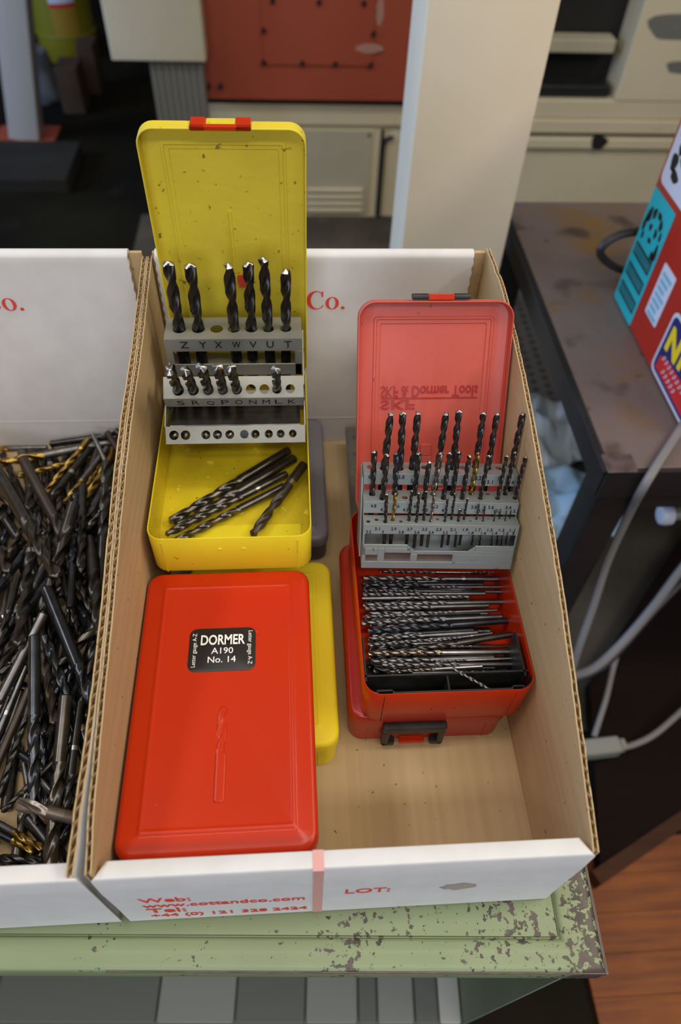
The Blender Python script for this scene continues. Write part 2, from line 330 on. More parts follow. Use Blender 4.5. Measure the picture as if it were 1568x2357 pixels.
def parts_box(cx, label):
    bx = thing('cardboard_box', label, 'box', (cx, 0, 0))
    G().box(-.150, .150, .003, .481, .0008, .004).obj('floor_panel', 'kraft', bx)
    wall(bx, .150, 1, PROF_R if cx > -.1 else PROF_L, flare=0 if cx > -.1 else -.0055); wall(bx, -.150, -1, PROF_L, flare=.0006 if cx > -.1 else 0)
    # folded front end, white outside, ends cut back towards the inside
    q = G()
    def fr(i, z): return [(-.1515+i, i*.5, z), (.1515-i, i*.5, z), (.1445-i, .011-i*.4, z), (-.1445+i, .011-i*.4, z)]
    q.loft([fr(.0, .0005), fr(0, .05), fr(-.0006, .09), fr(0, .1205), fr(.0012, .1228), fr(.003, .1234)])
    f = q.obj('front_end', 'white_card', bx, angle=50)
    # back end: kraft outer board, white inner fold with rounded top and saw-cut side edge
    G().box(-.1498, .1498, .482, .486, .001, .236).obj('back_board', 'kraft', bx)
    q = G(); n = 44
    def edge(k, x): return x + (.0006 if k % 2 else -.0006)
    rows = [(z, .4755) for z in [.0045 + (.2345-.0045)*k/n for k in range(n+1)]]
    out = []
    for k, (z, y) in enumerate(rows):
        out.append([(edge(k, -.1470), y, z), (edge(k, .1385), y, z), (edge(k, .1385), y+.004, z), (edge(k, -.147), y+.004, z)])
    for a in range(1, 9):
        t = a/8*PI*.9; out.append([(-.147, .4815-.006*math.cos(t), .2345+.005*math.sin(t)), (.1385, .4815-.006*math.cos(t), .2345+.005*math.sin(t)), (.1385, .4815-.002*math.cos(t), .2345+.0016*math.sin(t)), (-.147, .4815-.002*math.cos(t), .2345+.0016*math.sin(t))])
    q.loft(out); b = q.obj('back_fold', 'white_card', bx, angle=50)
    G().box(-.147, .1385, .4752, .4756, .0405, .0409).obj('crease', 'white_card', b)
    link('printed_lettering', CO, b, T(-.0018 if cx < -.1 else -.0132, .4752, .1815) @ FRONT)
    return bx, f
boxR, frontR = parts_box(0, 'right cardboard tray box with a low white front holding the drill cases')
boxL, frontL = parts_box(-.309, 'left cardboard tray box cut by the picture edge and heaped with loose drills')
FT = lambda x, z: T(x, -.00036, z) @ FRONT
text('Web:', .016, 'print_red', frontR, FT(-.134, .0585), 'printed_lettering', .012, fit=.033, height=.0125)
text('www.cottandco.com', .016, 'print_red', frontR, FT(-.1345, .043), 'printed_lettering', .012, fit=.108, height=.0105)
text('Tel:', .016, 'print_red', frontR, FT(-.134, .0265), 'printed_lettering', .012, fit=.026, height=.0125)
text('+44 (0) 121 328 2424', .016, 'print_red', frontR, FT(-.134, .012), 'printed_lettering', .012, fit=.109, height=.0115)
text('LOT:', .016, 'print_red', frontR, FT(.0005, .055), 'printed_lettering', .012, fit=.030, height=.0125)
g = G(); g.box(-.0212, -.0145, -.0006, -.0001, .001, .121); g.box(-.0212, -.0145, -.0011, .0108, .1231, .1238); g.obj('tape_strip', 'tape', frontR)
g = G(); g.add([(.077 + .012*math.cos(2*PI*k/18)*(1+.15*math.sin(3*k)), -.00034, .058 + .009*math.sin(2*PI*k/18)*(1+.2*math.sin(2*k))) for k in range(18)], [tuple(range(18))]); g.obj('grease_mark', 'stain', frontR)
# ================================================================ drill cases
def lid_outer(q, w, l, z0, z1, r, inset=.018, step=.0020):
    R = lambda i, z: rr(w-2*i, l-2*i, max(r-i*.75, .0015), 6, 0, 0, z)
    q.loft([R(.0012, z0), R(0, z0), R(0, z1-.0045), R(.0006, z1-.0022), R(.0020, z1-.0006), R(.0042, z1), R(inset-.0035, z1), R(inset-.0022, z1+step*.35), R(inset-.0008, z1+step*.9), R(inset, z1+step), R(inset+.0009, z1+step*.75), R(inset+.002, z1+step*.7)], False, True)
def closed_case(name, label, m, loc, rz, w, l, h, r=.013, inset=.018, lid_m=None, group=None):
    c = thing(name, label, 'drill case', loc, (0, 0, rz), group)
    R = lambda i, z: rr(w-2*i, l-2*i, max(r-i*.75, .002), 6, 0, 0, z)
    G().loft([R(.003, 0), R(.0016, .0012), R(.0016, h*.72)], True, True).obj('case_body', m, c)
    for sx in (-1, 1):       # folded corner seams on the front
        G().box(sx*(w/2-.0165)-.0004, sx*(w/2-.0165)+.0004, -l/2+.0012, -l/2+.0020, .001, h*.62).obj('corner_seam', m, c)
    q = G(); lid_outer(q, w, l, h*.66, h, r, inset); lid = q.obj('case_lid', lid_m or m, c, angle=60)
    return c, lid
cY, _ = closed_case('closed_drill_case', 'closed yellow metal drill case underneath the big red closed case', 'yellow', (-.061, .1905, .0043), 0, .128, .174, .0445, inset=.016)
cR, lidR = closed_case('closed_drill_case', 'big closed red drill case with a black label on its lid', 'red', (-.0828, .1267, .0497), math.radians(.35), .1315, .2195, .0455, r=.012, inset=.0165)
cB, lidB = closed_case('closed_drill_case', 'closed dark red drill case with black latch under the open red case', 'red_dark', (.0765, .2095, .0043), math.radians(-.4), .130, .1735, .0455, inset=.016)
cG, lidG = closed_case('closed_drill_case', 'closed grey plastic case lying behind the open yellow case', 'grey_dark', (-.0615, .390, .0043), 0, .130, .165, .0372, r=.012, inset=.014, lid_m='grey_plastic')
cH, _ = closed_case('closed_drill_case', 'closed yellow case hidden between the grey case and the open yellow case', 'yellow', (-.0825, .362, .042), 0, .122, .165, .0485, inset=.016)
# black latch on the front of the lower red case
q = G(); y = -.1735/2
q.rbox(-.0255, .0255, y-.007, y+.0005, .030, .0385, .002, .001); q.rbox(-.0255, -.0195, y-.007, y, .006, .0305, .002, .001); q.rbox(.0195, .0255, y-.007, y, .006, .0305, .002, .001)
q.rbox(-.0255, -.0145, y-.007, y, .006, .012, .002, .001); q.rbox(.0145, .0255, y-.007, y, .006, .012, .002, .001)
lt = q.obj('latch', 'black_plastic', cB, ml=T(-.012, 0, 0))
G().rbox(-.0105, .0105, y-.0055, y, .006, .0105, .001, .0006).obj('latch_tab', 'red', lt)
# label and embossing of the big red case
lab = G(); lab.loft([rr(.0505, .0365, .006, 4, 0, 0, .0), rr(.0505, .0365, .006, 4, 0, 0, .0006), rr(.0495, .0355, .0055, 4, 0, 0, .0008)])
lab.loft([rr(.0525, .0385, .007, 4, 0, 0, -.0008), rr(.0525, .0385, .007, 4, 0, 0, .0001)], mi=1)
LO = T(-.0022, .0363, .0467)
lb = lab.obj('case_label', ['label_black', 'red'], lidR, ml=LO)
def lt_(body, x, y, fit, h, bold=0, rot=0): text(body, .006, 'white_ink', lb, T(x, y, .00085) @ Matrix.Rotation(math.radians(rot), 4, 'Z'), 'lettering', bold, fit, h)
lt_('DORMER', -.0165, .0040, .0335, .0088, .022); lt_('A190', -.0082, -.0038, .0165, .0052, .006); lt_('No. 14', -.0105, -.0112, .0210, .0052, .006)
lt_('Letter gauge A-Z', -.0197, -.0145, .0285, .0042, 0, 90); lt_('Letter gauge A-Z', .0197, .0150, .0285, .0042, 0, -90)
# ---- twist drill shapes
_cut = [(0, 1.0), (.16, 1.0), (.20, .955), (.5, .955), (.9, .955), (1.24, .955), (1.31, .90), (1.50, .66), (1.80, .46), (2.15, .37), (2.5, .42), (2.84, .68), (3.07, .96)]
_cut_em = [(0, 1.0), (.10, .98), (.35, .88), (.62, .70), (.85, .56), (1.1, .50), (1.35, .62), (1.50, .90)]
_mc = {}
def flutes_mesh(d, lf, mats, mill=False, point=True):
    key = ('f', round(d*4000), round(lf*500), mats, mill)
    if key in _mc: return _mc[key]
    R = d/2; lead = d*(6.0 if not mill else 7.5); per = 16
    nz = max(8, min(44, int(lf/lead*per)))
    cut = _cut_em if mill else _cut; rep = 4 if mill else 2; stepa = 2*PI/rep
    hp = R*.62 if not mill else R*.05
    prof_ = [(stepa*k + u, r) for k in range(rep) for u, r in cut]
    rings = []; fades = min(d*1.3, lf*.25)
    def ring(z, cap=1.0):
        ph = 2*PI*z/lead; fade = max(0, 1 - z/fades) if z < fades else 0.0
        out = []
        for u, r in prof_:
            rad = (r + (1-r)*fade**1.5)
            if not mill: rad = min(rad, cap) 
            a = u + ph; out.append((R*rad*math.cos(a), R*rad*math.sin(a), z))
        return out
    for k in range(nz+1): rings.append(ring((lf-hp)*k/nz))
    q = G(); q.loft(rings, True, mill)
    if not mill:
        tip = [ring(lf-hp+hp*t, 1-t+.0001) for t in (0, .3, .6, .85)]; q.loft(tip, False, False, mi=1)
        n = len(prof_); o = len(q.v); q.v += [tuple(p) for p in tip[-1]] + [(0, 0, lf)]
        for i in range(n): q.f.append((o+i, o+(i+1) % n, o+n)); q.mi.append(1)
    me = q.mesh('flutes', list(mats), True, 38); _mc[key] = me; return me
def shank_mesh(d, ls, m):
    key = ('s', round(d*4000), round(ls*500), m)
    if key in _mc: return _mc[key]
    R = d/2*.985; n = 14; c = min(R*.25, ls*.2)
    ring = lambda r, z: [(r*math.cos(2*PI*k/n), r*math.sin(2*PI*k/n), z) for k in range(n)]
    me = G().loft([ring(R-c, 0), ring(R, c), ring(R, ls)]).mesh('shank', m); _mc[key] = me; return me
def band_mesh(d, m):
    key = ('b', round(d*4000), m)
    if key in _mc: return _mc[key]
    R = d/2*1.004; n = 14; ring = lambda r, z: [(r*math.cos(2*PI*k/n), r*math.sin(2*PI*k/n), z) for k in range(n)]
    me = G().loft([ring(R, 0), ring(R, d*.55)]).mesh('size_band', m); _mc[key] = me; return me
KIND = {'black': (('d_black', 'd_gun'), 'd_black'), 'rack': (('d_black', 'd_bright'), 'd_black'), 'blue': (('d_blue', 'd_steel'), 'd_blue'), 'brown': (('d_brown', 'd_gun'), 'd_brown'),
        'steel': (('d_steel', 'd_bright'), 'd_steel'), 'silver': (('d_steel', 'd_bright'), 'd_bright'), 'gold': (('d_gold', 'd_gold'), 'd_gold'), 'goldsteel': (('d_gold', 'd_gold'), 'd_steel'),
        'goldblue': (('d_gold', 'd_gold'), 'd_blue'), 'gunmetal': (('d_gun', 'd_steel'), 'd_gun'), 'bronze': (('d_steel', 'd_gold'), 'd_steel'), 'goldtip': (('d_bronze', 'd_gold'), 'd_bright'),
        'endmill': (('endmill', 'd_bright'), 'endmill'), 'rackgold': (('d_gold', 'd_gold'), 'd_black'), 'rackblue': (('d_blue', 'd_steel'), 'd_blue'), 'rackbr': (('d_bronze', 'd_bright'), 'd_brown')}
def drill(tip, end, d, ff, kind, label, group=None, roll=0.0, band=False, name='twist_drill', whole=False):
    tip = Vector(tip); end = Vector(end); ax = tip-end; L = ax.length
    rot = ax.to_track_quat('Z', 'Y').to_matrix().to_4x4() @ Matrix.Rotation(roll, 4, 'Z')
    mill = kind == 'endmill'; fm, sm = KIND[kind]
    lf = L*ff; ls = L-lf
    if whole:            # too slim in the picture to show its parts
        o = link(name, flutes_mesh(d, L*.97, fm), None); o.matrix_world = Matrix.Translation(end) @ rot
        return tag(o, label, 'drill bit', group)
    t = thing(name, label, 'end mill' if mill else 'drill bit', group=group, mx=Matrix.Translation(end) @ rot)
    link('shank', shank_mesh(d, ls, sm), t); link('flutes', flutes_mesh(d, lf, fm, mill), t, T(0, 0, ls))
    if band: link('size_band', band_mesh(d, 'd_bright'), t, T(0, 0, ls*.62))
    return t
# embossed drill picture on the lid of the big red case
q = flutes_mesh(.0078, .036, ('red', 'red')); em = link('embossed_drill', q, lidR, T(.0003, -.045, .0469) @ Matrix.Diagonal((1, 1, .32, 1)) @ Matrix.Rotation(-PI/2, 4, 'X'))
q2 = shank_mesh(.0078, .032, 'red'); link('embossed_shank', q2, em, T(0, 0, -.032))
# ---------------------------------------------------------------- open cases
def open_tray(c, m, m_in, w, l, h, r, th=.0011):
    R = lambda i, z: rr(w-2*i, l-2*i, max(r-i, .002), 7, 0, 0, z)
    q = G(); q.loft([R(.002, 0), R(.0006, .0006), R(0, .002), R(0, h-.0006), R(.0003, h), R(th-.0003, h), R(th, h-.0006)], True, False)
    q.loft([R(th, h-.0006), R(th, .003), R(th+.0015, .0015)], False, True, mi=1)
    return q.obj('case_tray', [m, m_in], c)
def open_lid(c, m, w, l, d, r, ml, inset, name='case_lid'):
    """lid seen from inside; local x width, y up from the hinge, +z towards the inside"""
    R = lambda i, z: rr(w-2*i, l-2*i, max(r-i*.8, .0015), 7, 0, l/2, z)
    q = G(); t = .0011
    q.loft([R(.004, -.0008), R(.001, -.0002), R(0, .0015), R(0, d-.0005), R(.0004, d), R(t-.0002, d), R(t, d-.0006), R(t, .0035), R(.0022, .0016), R(.0045, .0008),
            R(inset-.0036, .0008), R(inset-.0028, .0016), R(inset-.0014, .0016), R(inset-.0006, .0007), R(inset+.002, .0006), R(inset+.0026, -.0002)], True, True)
    return q.obj(name, m, c, ml=ml, angle=28)
# yellow
YZ = .0925
cO = thing('open_drill_case', 'open yellow metal drill case with upright lid, lettered rack and five loose drills inside', 'drill case', (-.080, .3410, YZ))
trY = open_tray(cO, 'yellow', 'yellow_scr', .130, .205, .0445, .0125)
for sx in (-1, 1): G().box(sx*.0535-.0004, sx*.0535+.0004, -.1031, -.1021, .001, .040).obj('corner_seam', 'yellow_worn', cO)
for x in (-.0085, .0105):
    q = G(); q.loft([[(x+k*math.cos(a*PI/5), -.1024-yy, .030+k*math.sin(a*PI/5)) for a in range(10)] for k, yy in ((.0018, 0), (.0017, .0006), (.0009, .0010))], False, True); q.obj('rivet', 'yellow', cO)
G().rbox(-.035, .057, -.1010, -.0560, .0012, .0022, .001, .0005).obj('floor_tab', 'yellow', cO)
for k in range(5): G().box(-.0637, -.0631, -.088+k*.0028, -.0872+k*.0028, .012, .040).obj('side_rib', 'yellow', cO)
LY = T(.0055, .1050, .0440) @ Matrix(((1, 0, 0, 0), (0, math.sin(math.radians(-3)), -1, 0), (0, 1, math.sin(math.radians(-3)), 0), (0, 0, 0, 1)))
LY = T(.0058, .1035, .0455) @ Matrix.Rotation(math.radians(92), 4, 'X')
lidY = open_lid(cO, 'yellow_worn', .1205, .2290, .0125, .0125, LY, .018)
q = G(); q.tube([(0, .095, .0001), (0, .16, .0001)], .0016, 6); q.obj('embossed_drill', 'yellow_worn', lidY)
q = G(); q.rbox(-.0215, .0215, .2275, .2308, .0095, .0135, .001, .0004); q.rbox(-.0215, -.0105, .2275, .2308, -.001, .0135, .001, .0004); q.rbox(.0105, .0215, .2275, .2308, -.001, .0135, .001, .0004)
la = q.obj('latch', 'red', lidY); G().rbox(-.0105, .0105, .2283, .2302, -.0005, .0095, .001, .0004).obj('latch_tab', 'yellow_worn', la)
G().box(.002, .0095, .091, .103, .0012, .0018).obj('red_mark', 'print_red', lidY)
for x in (-.05, .05): q = G(); q.tube([(x-.006, .1035, .0445), (x+.006, .1035, .0445)], .0016, 8); q.obj('hinge', 'yellow', cO)
# red
RZ = .0515
cP = thing('open_drill_case', 'open red metal drill case with reclined lid, numbered rack and rows of loose drill bits', 'drill case', (.0848, .2080, RZ))
trR = open_tray(cP, 'red', 'red', .1292, .1755, .0470, .0135)
for sx in (-1, 1): G().box(sx*.0495-.00022, sx*.0495+.00022, -.0881, -.0874, .001, .044).obj('corner_seam', 'dark' if sx < 0 else 'red_dark', cP)
G().rbox(-.012, .006, -.0880, -.0876, .018, .0215, .001, .0003).obj('pressed_mark', 'red', cP)
LR = T(.0017, .0880, .0465) @ Matrix.Rotation(math.radians(90-27.5), 4, 'X')
lidR2 = open_lid(cP, 'red_pale', .1235, .1800, .0115, .0135, LR, .0165)
FL = Matrix.Diagonal((1, -1, 1, 1))
text('SKF & Dormer Tools', .01, 'red_dark', lidR2, T(-.0415, .1105, .0002) @ FL, 'pressed_lettering', .012, fit=.0815, height=.0095, extrude=.0002)
text('SKF', .01, 'red_dark', lidR2, T(-.0415, .0985, .0002) @ FL, 'pressed_lettering', .02, fit=.029, height=.0080, extrude=.0002)
G().box(-.0415, .0400, .1000, .1008, .0000, .0005).obj('pressed_line', 'red_dark', lidR2)
q = G(); q.rbox(-.0060, .0030, .050, .0605, .0004, .0016, .0008, .0003); q.rbox(-.0055, .0036, .0395, .0495, .0004, .0018, .0008, .0003); q.obj('lid_tab', 'red_pale', lidR2)
q = G()
for s in (-1, 1):
    q.tube([(s*.0105, .1815, .0095), (s*.0225, .1815, .0095)], .0023, 10); q.tube([(s*.0105, .1815, .0050), (s*.0225, .1815, .0050)], .0020, 10)
la = q.obj('latch', 'black_plastic', lidR2, ml=T(.003, .0015, 0)); G().rbox(-.0105, .0105, .1790, .1835, .0045, .0115, .001, .0006).obj('latch_tab', 'red', la)
for x in (-.05, .05): q = G(); q.tube([(x-.008, .0885, .0465), (x+.008, .0885, .0465)], .0017, 8); q.obj('hinge', 'red', cP)
# black insert
q = G(); f0 = -.0862
q.box(-.0630, .0620, f0+.0155, f0+.0169, .002, .0425); q.box(-.0628, -.0614, f0+.012, -.036, .002, .0425); q.box(.0585, .0600, f0+.012, -.036, .002, .0425)
q.box(-.0005, .0008, f0+.002, f0+.0155, .002, .0395); q.box(-.042, .046, f0+.0008, f0+.0020, .002, .0440); q.box(-.055, -.042, f0+.0028, f0+.0040, .002, .0440); q.box(.046, .056, f0+.0028, f0+.0040, .002, .0440)
q.box(-.0432, -.042, f0+.0008, f0+.004, .002, .044); q.box(.046, .0472, f0+.0008, f0+.004, .002, .044)
for sx in (-1, 1):
    pts = [(sx*(.0535+.0095*math.sin(a*PI/12)), f0+.0116-.0095*math.cos(a*PI/12), 0) for a in range(7)]
    q.loft([[(x, y, .002), (x+sx*.0012, y-.0006, .002), (x+sx*.0012, y-.0006, .044), (x, y, .044)] for x, y, _ in pts])
q.box(-.062, .061, f0+.002, -.036, .0018, .0026)
q.obj('plastic_insert', 'black_plastic', cP, smooth=False)
# ---------------------------------------------------------------- racks
def frame(O, yaw, tilt):
    a, t = math.radians(yaw), math.radians(tilt)
    X = Vector((math.cos(a), math.sin(a), 0)); Yh = Vector((-math.sin(a), math.cos(a), 0)); U = Vector((0, 0, 1))
    Z = math.sin(t)*Yh + math.cos(t)*U; Y = math.cos(t)*Yh - math.sin(t)*U
    return Matrix(((X.x, Y.x, Z.x, O[0]), (X.y, Y.y, Z.y, O[1]), (X.z, Y.z, Z.z, O[2]), (0, 0, 0, 1)))
def plate(q, x0, x1, y0, y1, z, t, holes, n=16):
    """sheet with round holes; cells along x"""
    hs = sorted(holes); cuts = [x0] + [(a[0]+a[2] + b[0]-b[2])/2 for a, b in zip(hs, hs[1:])] + [x1]
    for i, (hx, hy, r) in enumerate(hs):
        a, b = cuts[i], cuts[i+1]; circ = [(hx + r*math.cos(2*PI*k/n+PI/n), hy + r*math.sin(2*PI*k/n+PI/n)) for k in range(n)]
        sq = []
        for px, py in circ:
            dx, dy = px-hx, py-hy
            s = min(((b-hx)/dx) if dx > 1e-9 else ((a-hx)/dx if dx < -1e-9 else 1e9), ((y1-hy)/dy) if dy > 1e-9 else ((y0-hy)/dy if dy < -1e-9 else 1e9))
            sq.append([hx+dx*s, hy+dy*s])
        for cx_, cy_ in ((a, y0), (b, y0), (b, y1), (a, y1)):        # snap nearest ray to each corner
            k = min(range(n), key=lambda j: (sq[j][0]-cx_)**2 + (sq[j][1]-cy_)**2); sq[k] = [cx_, cy_]
        vs = [(*p, z) for p in circ] + [(*p, z) for p in sq] + [(*p, z-t) for p in circ] + [(*p, z-t) for p in sq]
        fs = []
        for k in range(n):
            j = (k+1) % n
            fs += [(k, n+k, n+j, j), (2*n+k, 2*n+j, 3*n+j, 3*n+k), (k, j, 2*n+j, 2*n+k)]
        q.add(vs, fs)
    q.box(x0, x1, y0-.0002, y0+.0006, z-t, z-.00005); q.box(x0, x1, y1-.0006, y1+.0002, z-t, z-.00005)
def sheet(q, x0, x1, y0, y1, z0, z1): q.rbox(x0, x1, y0, y1, z0, z1, min(.0006, (x1-x0)*.3, (y1-y0)*.3), .0003, n=1)
LET = [('Z', -.0464, 10.5, .0654, -.0001), ('Y', -.0302, 10.3, .0635, .0007), ('X', -.0145, 10.1, 0, 0), ('W', .0004, 9.8, .0636, .0004), ('V', .0152, 9.6, .0647, .0014), ('U', .0298, 9.4, .0689, -.001), ('T', .0451, 9.1, .0584, .0014)]
LET2 = [('S', -.0458, 8.8, .0665, .0046), ('R', -.0335, 8.6, .0650, .0036), ('Q', -.0211, 8.4, .0740, .0040), ('P', -.0091, 8.2, .0750, .0039), ('O', .0025, 8.0, .0730, .0015), ('N', .0142, 7.7, 0, 0), ('M', .0254, 7.5, 0, 0), ('L', .0358, 7.4, .066, .0012), ('K', .0470, 7.1, 0, 0)]
F1 = frame((-.0777, .415, .205), 0, 0); F2 = frame((-.0767, .357, .1884), 0, -36); F3 = frame((-.0763, .330, .1584), 0, -46)
def rel(mx): return T(.080, -.3410, -YZ) @ mx
def tier(mx, holes, hw, y0, y1, strip, deep, bar, mname='zinc', lean=0.0):
    q = G(); plate(q, -hw, hw, y0, y1, 0, .0011, holes)
    yl = y0 - strip*lean                                                       # lettered front strip
    q.loft([[(x, y0-.0004, -.0002), (x, y0+.0007, -.0002), (x, yl+.0007, -strip), (x, yl-.0004, -strip)] for x in (-hw, hw)])
    for s in (-1, 1): sheet(q, min(s*hw, s*(hw-.0011)), max(s*hw, s*(hw-.0011)), y0, y1, -deep, -.0002)
    sheet(q, -hw, hw, y0-.0004, y0+.0007, -deep, -deep+bar)
    for s in (-1, 1): sheet(q, min(s*hw, s*(hw-.0060)), max(s*hw, s*(hw-.0060)), y0-.0004, y0+.0007, -deep, -strip)
    sheet(q, -hw, hw, y0, y1, -deep, -deep+.0011)
    return q.obj('rack_tier', mname, cO, ml=rel(mx))
t1 = tier(F1, [(u, -.0012, d*.00055) for _, u, d, s, w in LET], .0585, -.0150, .0150, .0128, .0395, .0125)
t2 = tier(F2, [(u, -.0019, d*.00055) for _, u, d, s, w in LET2], .0580, -.0088, .0090, .0118, .0520, .0150, lean=.36)
H3 = [(x, .0012, d) for x, d in zip((-.0515, -.0419, -.0250, -.0153, -.0051, .0071, .0163, .0276, .0376, .0478), (.0040, .0040, .0038, .0038, .0037, .0036, .0036, .0035, .0034, .0033))]
t3 = tier(F3, H3, .0583, -.0058, .0082, .0022, .046, .010)
q = G()
pa, pb = F2 @ Vector((0, -.0098, -.0260)), F3 @ Vector((0, .0084, -.0005)); hx = .0545
q.loft([[(-.0765-hx, pa.y, pa.z), (-.0765+hx, pa.y, pa.z), (-.0765+hx, pa.y+.001, pa.z+.0005), (-.0765-hx, pa.y+.001, pa.z+.0005)], [(-.0763-hx, pb.y, pb.z), (-.0763+hx, pb.y, pb.z), (-.0763+hx, pb.y+.001, pb.z+.0005), (-.0763-hx, pb.y+.001, pb.z+.0005)]])
q.obj('rack_plate', 'd_gun', cO, smooth=False, ml=T(.080, -.3410, -YZ))
for s in (-1, 1):
    xa = -.0765 + s*.0585
    P4 = [F2 @ Vector((0, -.0088, -.002)), F2 @ Vector((0, .0085, -.045)), F3 @ Vector((0, .0080, -.030)), F3 @ Vector((0, .0080, -.001)), F2 @ Vector((0, -.0088, -.012))]
    q = G(); q.loft([[(xa-.0005, p.y, p.z) for p in P4], [(xa+.0005, p.y, p.z) for p in P4]]); q.obj('link_arm', 'zinc', cO, smooth=False, ml=T(.080, -.3410, -YZ))
    P4 = [F1 @ Vector((0, .010, -.010)), F1 @ Vector((0, -.014, -.036)), F2 @ Vector((0, .0088, -.045)), F2 @ Vector((0, .0088, -.030))]
    q = G(); q.loft([[(xa-.0005, p.y, p.z) for p in P4], [(xa+.0005, p.y, p.z) for p in P4]]); q.obj('link_arm', 'zinc', cO, smooth=False, ml=T(.080, -.3410, -YZ))
for nm, u, d, s, w in LET: text(nm, .0062, 'black_ink', t1, T(u + (.0035 if nm in 'ZY' else .001), -.0155, -.0092) @ FRONT, 'letter_marking', .008, fit=.0072 if nm in 'WZ' else .0062, height=.0068, align='CENTER')
for ch in t1.children: ch.location.x -= .0025
for nm, u, d, s, w in LET2: text(nm, .0056, 'black_ink', t2, T(u-.002, -.0125, -.0092) @ Matrix.Rotation(math.radians(-19.8), 4, 'X') @ FRONT, 'letter_marking', 0.0, fit=.0062, height=.0066)
for nm, u, d, s, w in LET + LET2:
    if not s: continue
    Fm = F1 if (nm, u, d, s, w) in LET else F2; v = -.0012 if Fm is F1 else -.0019
    base = Fm @ Vector((u, v, 0)); tip = Fm @ Vector((u+w, v, s)); full = .133 - (10.5-d)*.004
    ax = (tip-base).normalized(); end = tip - ax*min(full, .112 if Fm is F2 else .133)
    drill(tip, end, d*.001, .66, 'rack', 'black letter-size drill standing in the hole marked %s of the yellow rack' % nm, 'drills standing in the yellow rack', {'Z': 2.2, 'Y': 2.3, 'W': .4, 'V': 2.0, 'U': .5, 'T': 2.4}.get(nm, .2+.5*u*60), band=nm in 'YWVT')
ORD = ['leftmost', 'second from left', 'third from left', 'fourth from left', 'fifth from left', 'sixth from left', 'seventh from left', 'eighth from left', 'ninth from left', 'tenth from left']
for i, (x, v, r) in enumerate(H3):
    if i == 5: continue
    o = F3 @ Vector((x, v, -.001 if i < 6 else -.003)); e = F3 @ Vector((x, v, -.044))
    drill(o, e, .0072-.0001*i, .55, 'rack', 'dark drill seen end-on in the lowest tilted yellow-case rack tier, hole ' + ORD[i], 'drills in the lowest tier of the yellow rack', .7*i)
NUM = 'first second third fourth fifth sixth seventh eighth ninth tenth eleventh twelfth thirteenth fourteenth fifteenth sixteenth seventeenth eighteenth nineteenth twentieth twenty-first twenty-second twenty-third twenty-fourth twenty-fifth twenty-sixth'.split()
# numbered rack of the red case
FR = frame((.0845, .224, .114), -2.5, 16)
TIER1 = [(-0.0538,0.0360,6.0,0.0000,0.0000),(-0.0437,0.0342,5.9,0.0500,0.0021),(-0.0310,0.0345,5.8,0.0502,-0.0015),(-0.0210,0.0352,5.7,0.0516,-0.0000),(-0.0109,0.0372,5.6,0.0000,0.0000),(-0.0001,0.0386,5.5,0.0485,0.0012),(0.0112,0.0361,5.4,0.0517,-0.0010),(0.0197,0.0374,5.3,0.0000,0.0000),(0.0300,0.0388,5.2,0.0490,-0.0003),(0.0397,0.0369,5.1,0.0501,0.0001),(0.0487,0.0374,5.0,0.0000,0.0000),(0.0592,0.0396,4.9,0.0489,0.0010)]
TIER2 = [(-0.0529,0.0214,4.8,0.0402,-0.0003),(-0.0451,0.0156,4.7,0.0413,0.0011),(-0.0348,0.0218,4.6,0.0387,-0.0017),(-0.0275,0.0174,4.5,0.0000,0.0000),(-0.0193,0.0222,4.4,0.0385,0.0003),(-0.0123,0.0164,4.3,0.0347,0.0009),(-0.0044,0.0225,4.2,0.0386,0.0022),(0.0031,0.0168,4.1,0.0420,0.0001),(0.0111,0.0229,4.0,0.0398,0.0006),(0.0179,0.0171,3.9,0.0394,0.0008),(0.0262,0.0239,3.8,0.0386,0.0005),(0.0323,0.0175,3.7,0.0397,0.0013),(0.0396,0.0242,3.6,0.0000,0.0000),(0.0461,0.0178,3.5,0.0395,0.0013),(0.0535,0.0239,3.4,0.0394,0.0017),(0.0600,0.0181,3.3,0.0386,0.0020)]
TIER3 = [(-0.0562,0.0035,3.2,0.0000,0.0000),(-0.0496,0.0059,3.1,0.0000,0.0000),(-0.0429,0.0029,3.0,0.0265,-0.0006),(-0.0368,0.0054,2.9,0.0259,0.0003),(-0.0307,0.0040,2.8,0.0000,0.0000),(-0.0242,0.0057,2.7,0.0281,0.0000),(-0.0184,0.0039,2.6,0.0274,-0.0003),(-0.0125,0.0063,2.5,0.0272,-0.0005),(-0.0072,0.0045,2.4,0.0266,0.0003),(-0.0014,0.0075,2.3,0.0000,0.0000),(0.0040,0.0048,2.2,0.0222,-0.0001),(0.0096,0.0077,2.1,0.0248,0.0001),(0.0147,0.0054,2.0,0.0119,-0.0001),(0.0196,0.0079,1.9,0.0203,0.0003),(0.0244,0.0057,1.8,0.0000,0.0000),(0.0295,0.0081,1.7,0.0165,0.0002),(0.0343,0.0059,1.6,0.0164,-0.0004),(0.0389,0.0089,1.5,0.0000,0.0000),(0.0431,0.0061,1.4,0.0124,-0.0008),(0.0481,0.0091,1.3,0.0093,-0.0007),(0.0520,0.0067,1.2,0.0115,-0.0003),(0.0565,0.0096,1.1,0.0089,-0.0003),(0.0601,0.0072,1.0,0.0000,0.0000)]
def relR(mx): return T(-.0848, -.2080, -RZ) @ mx
x0, x1 = -.0600, .0622
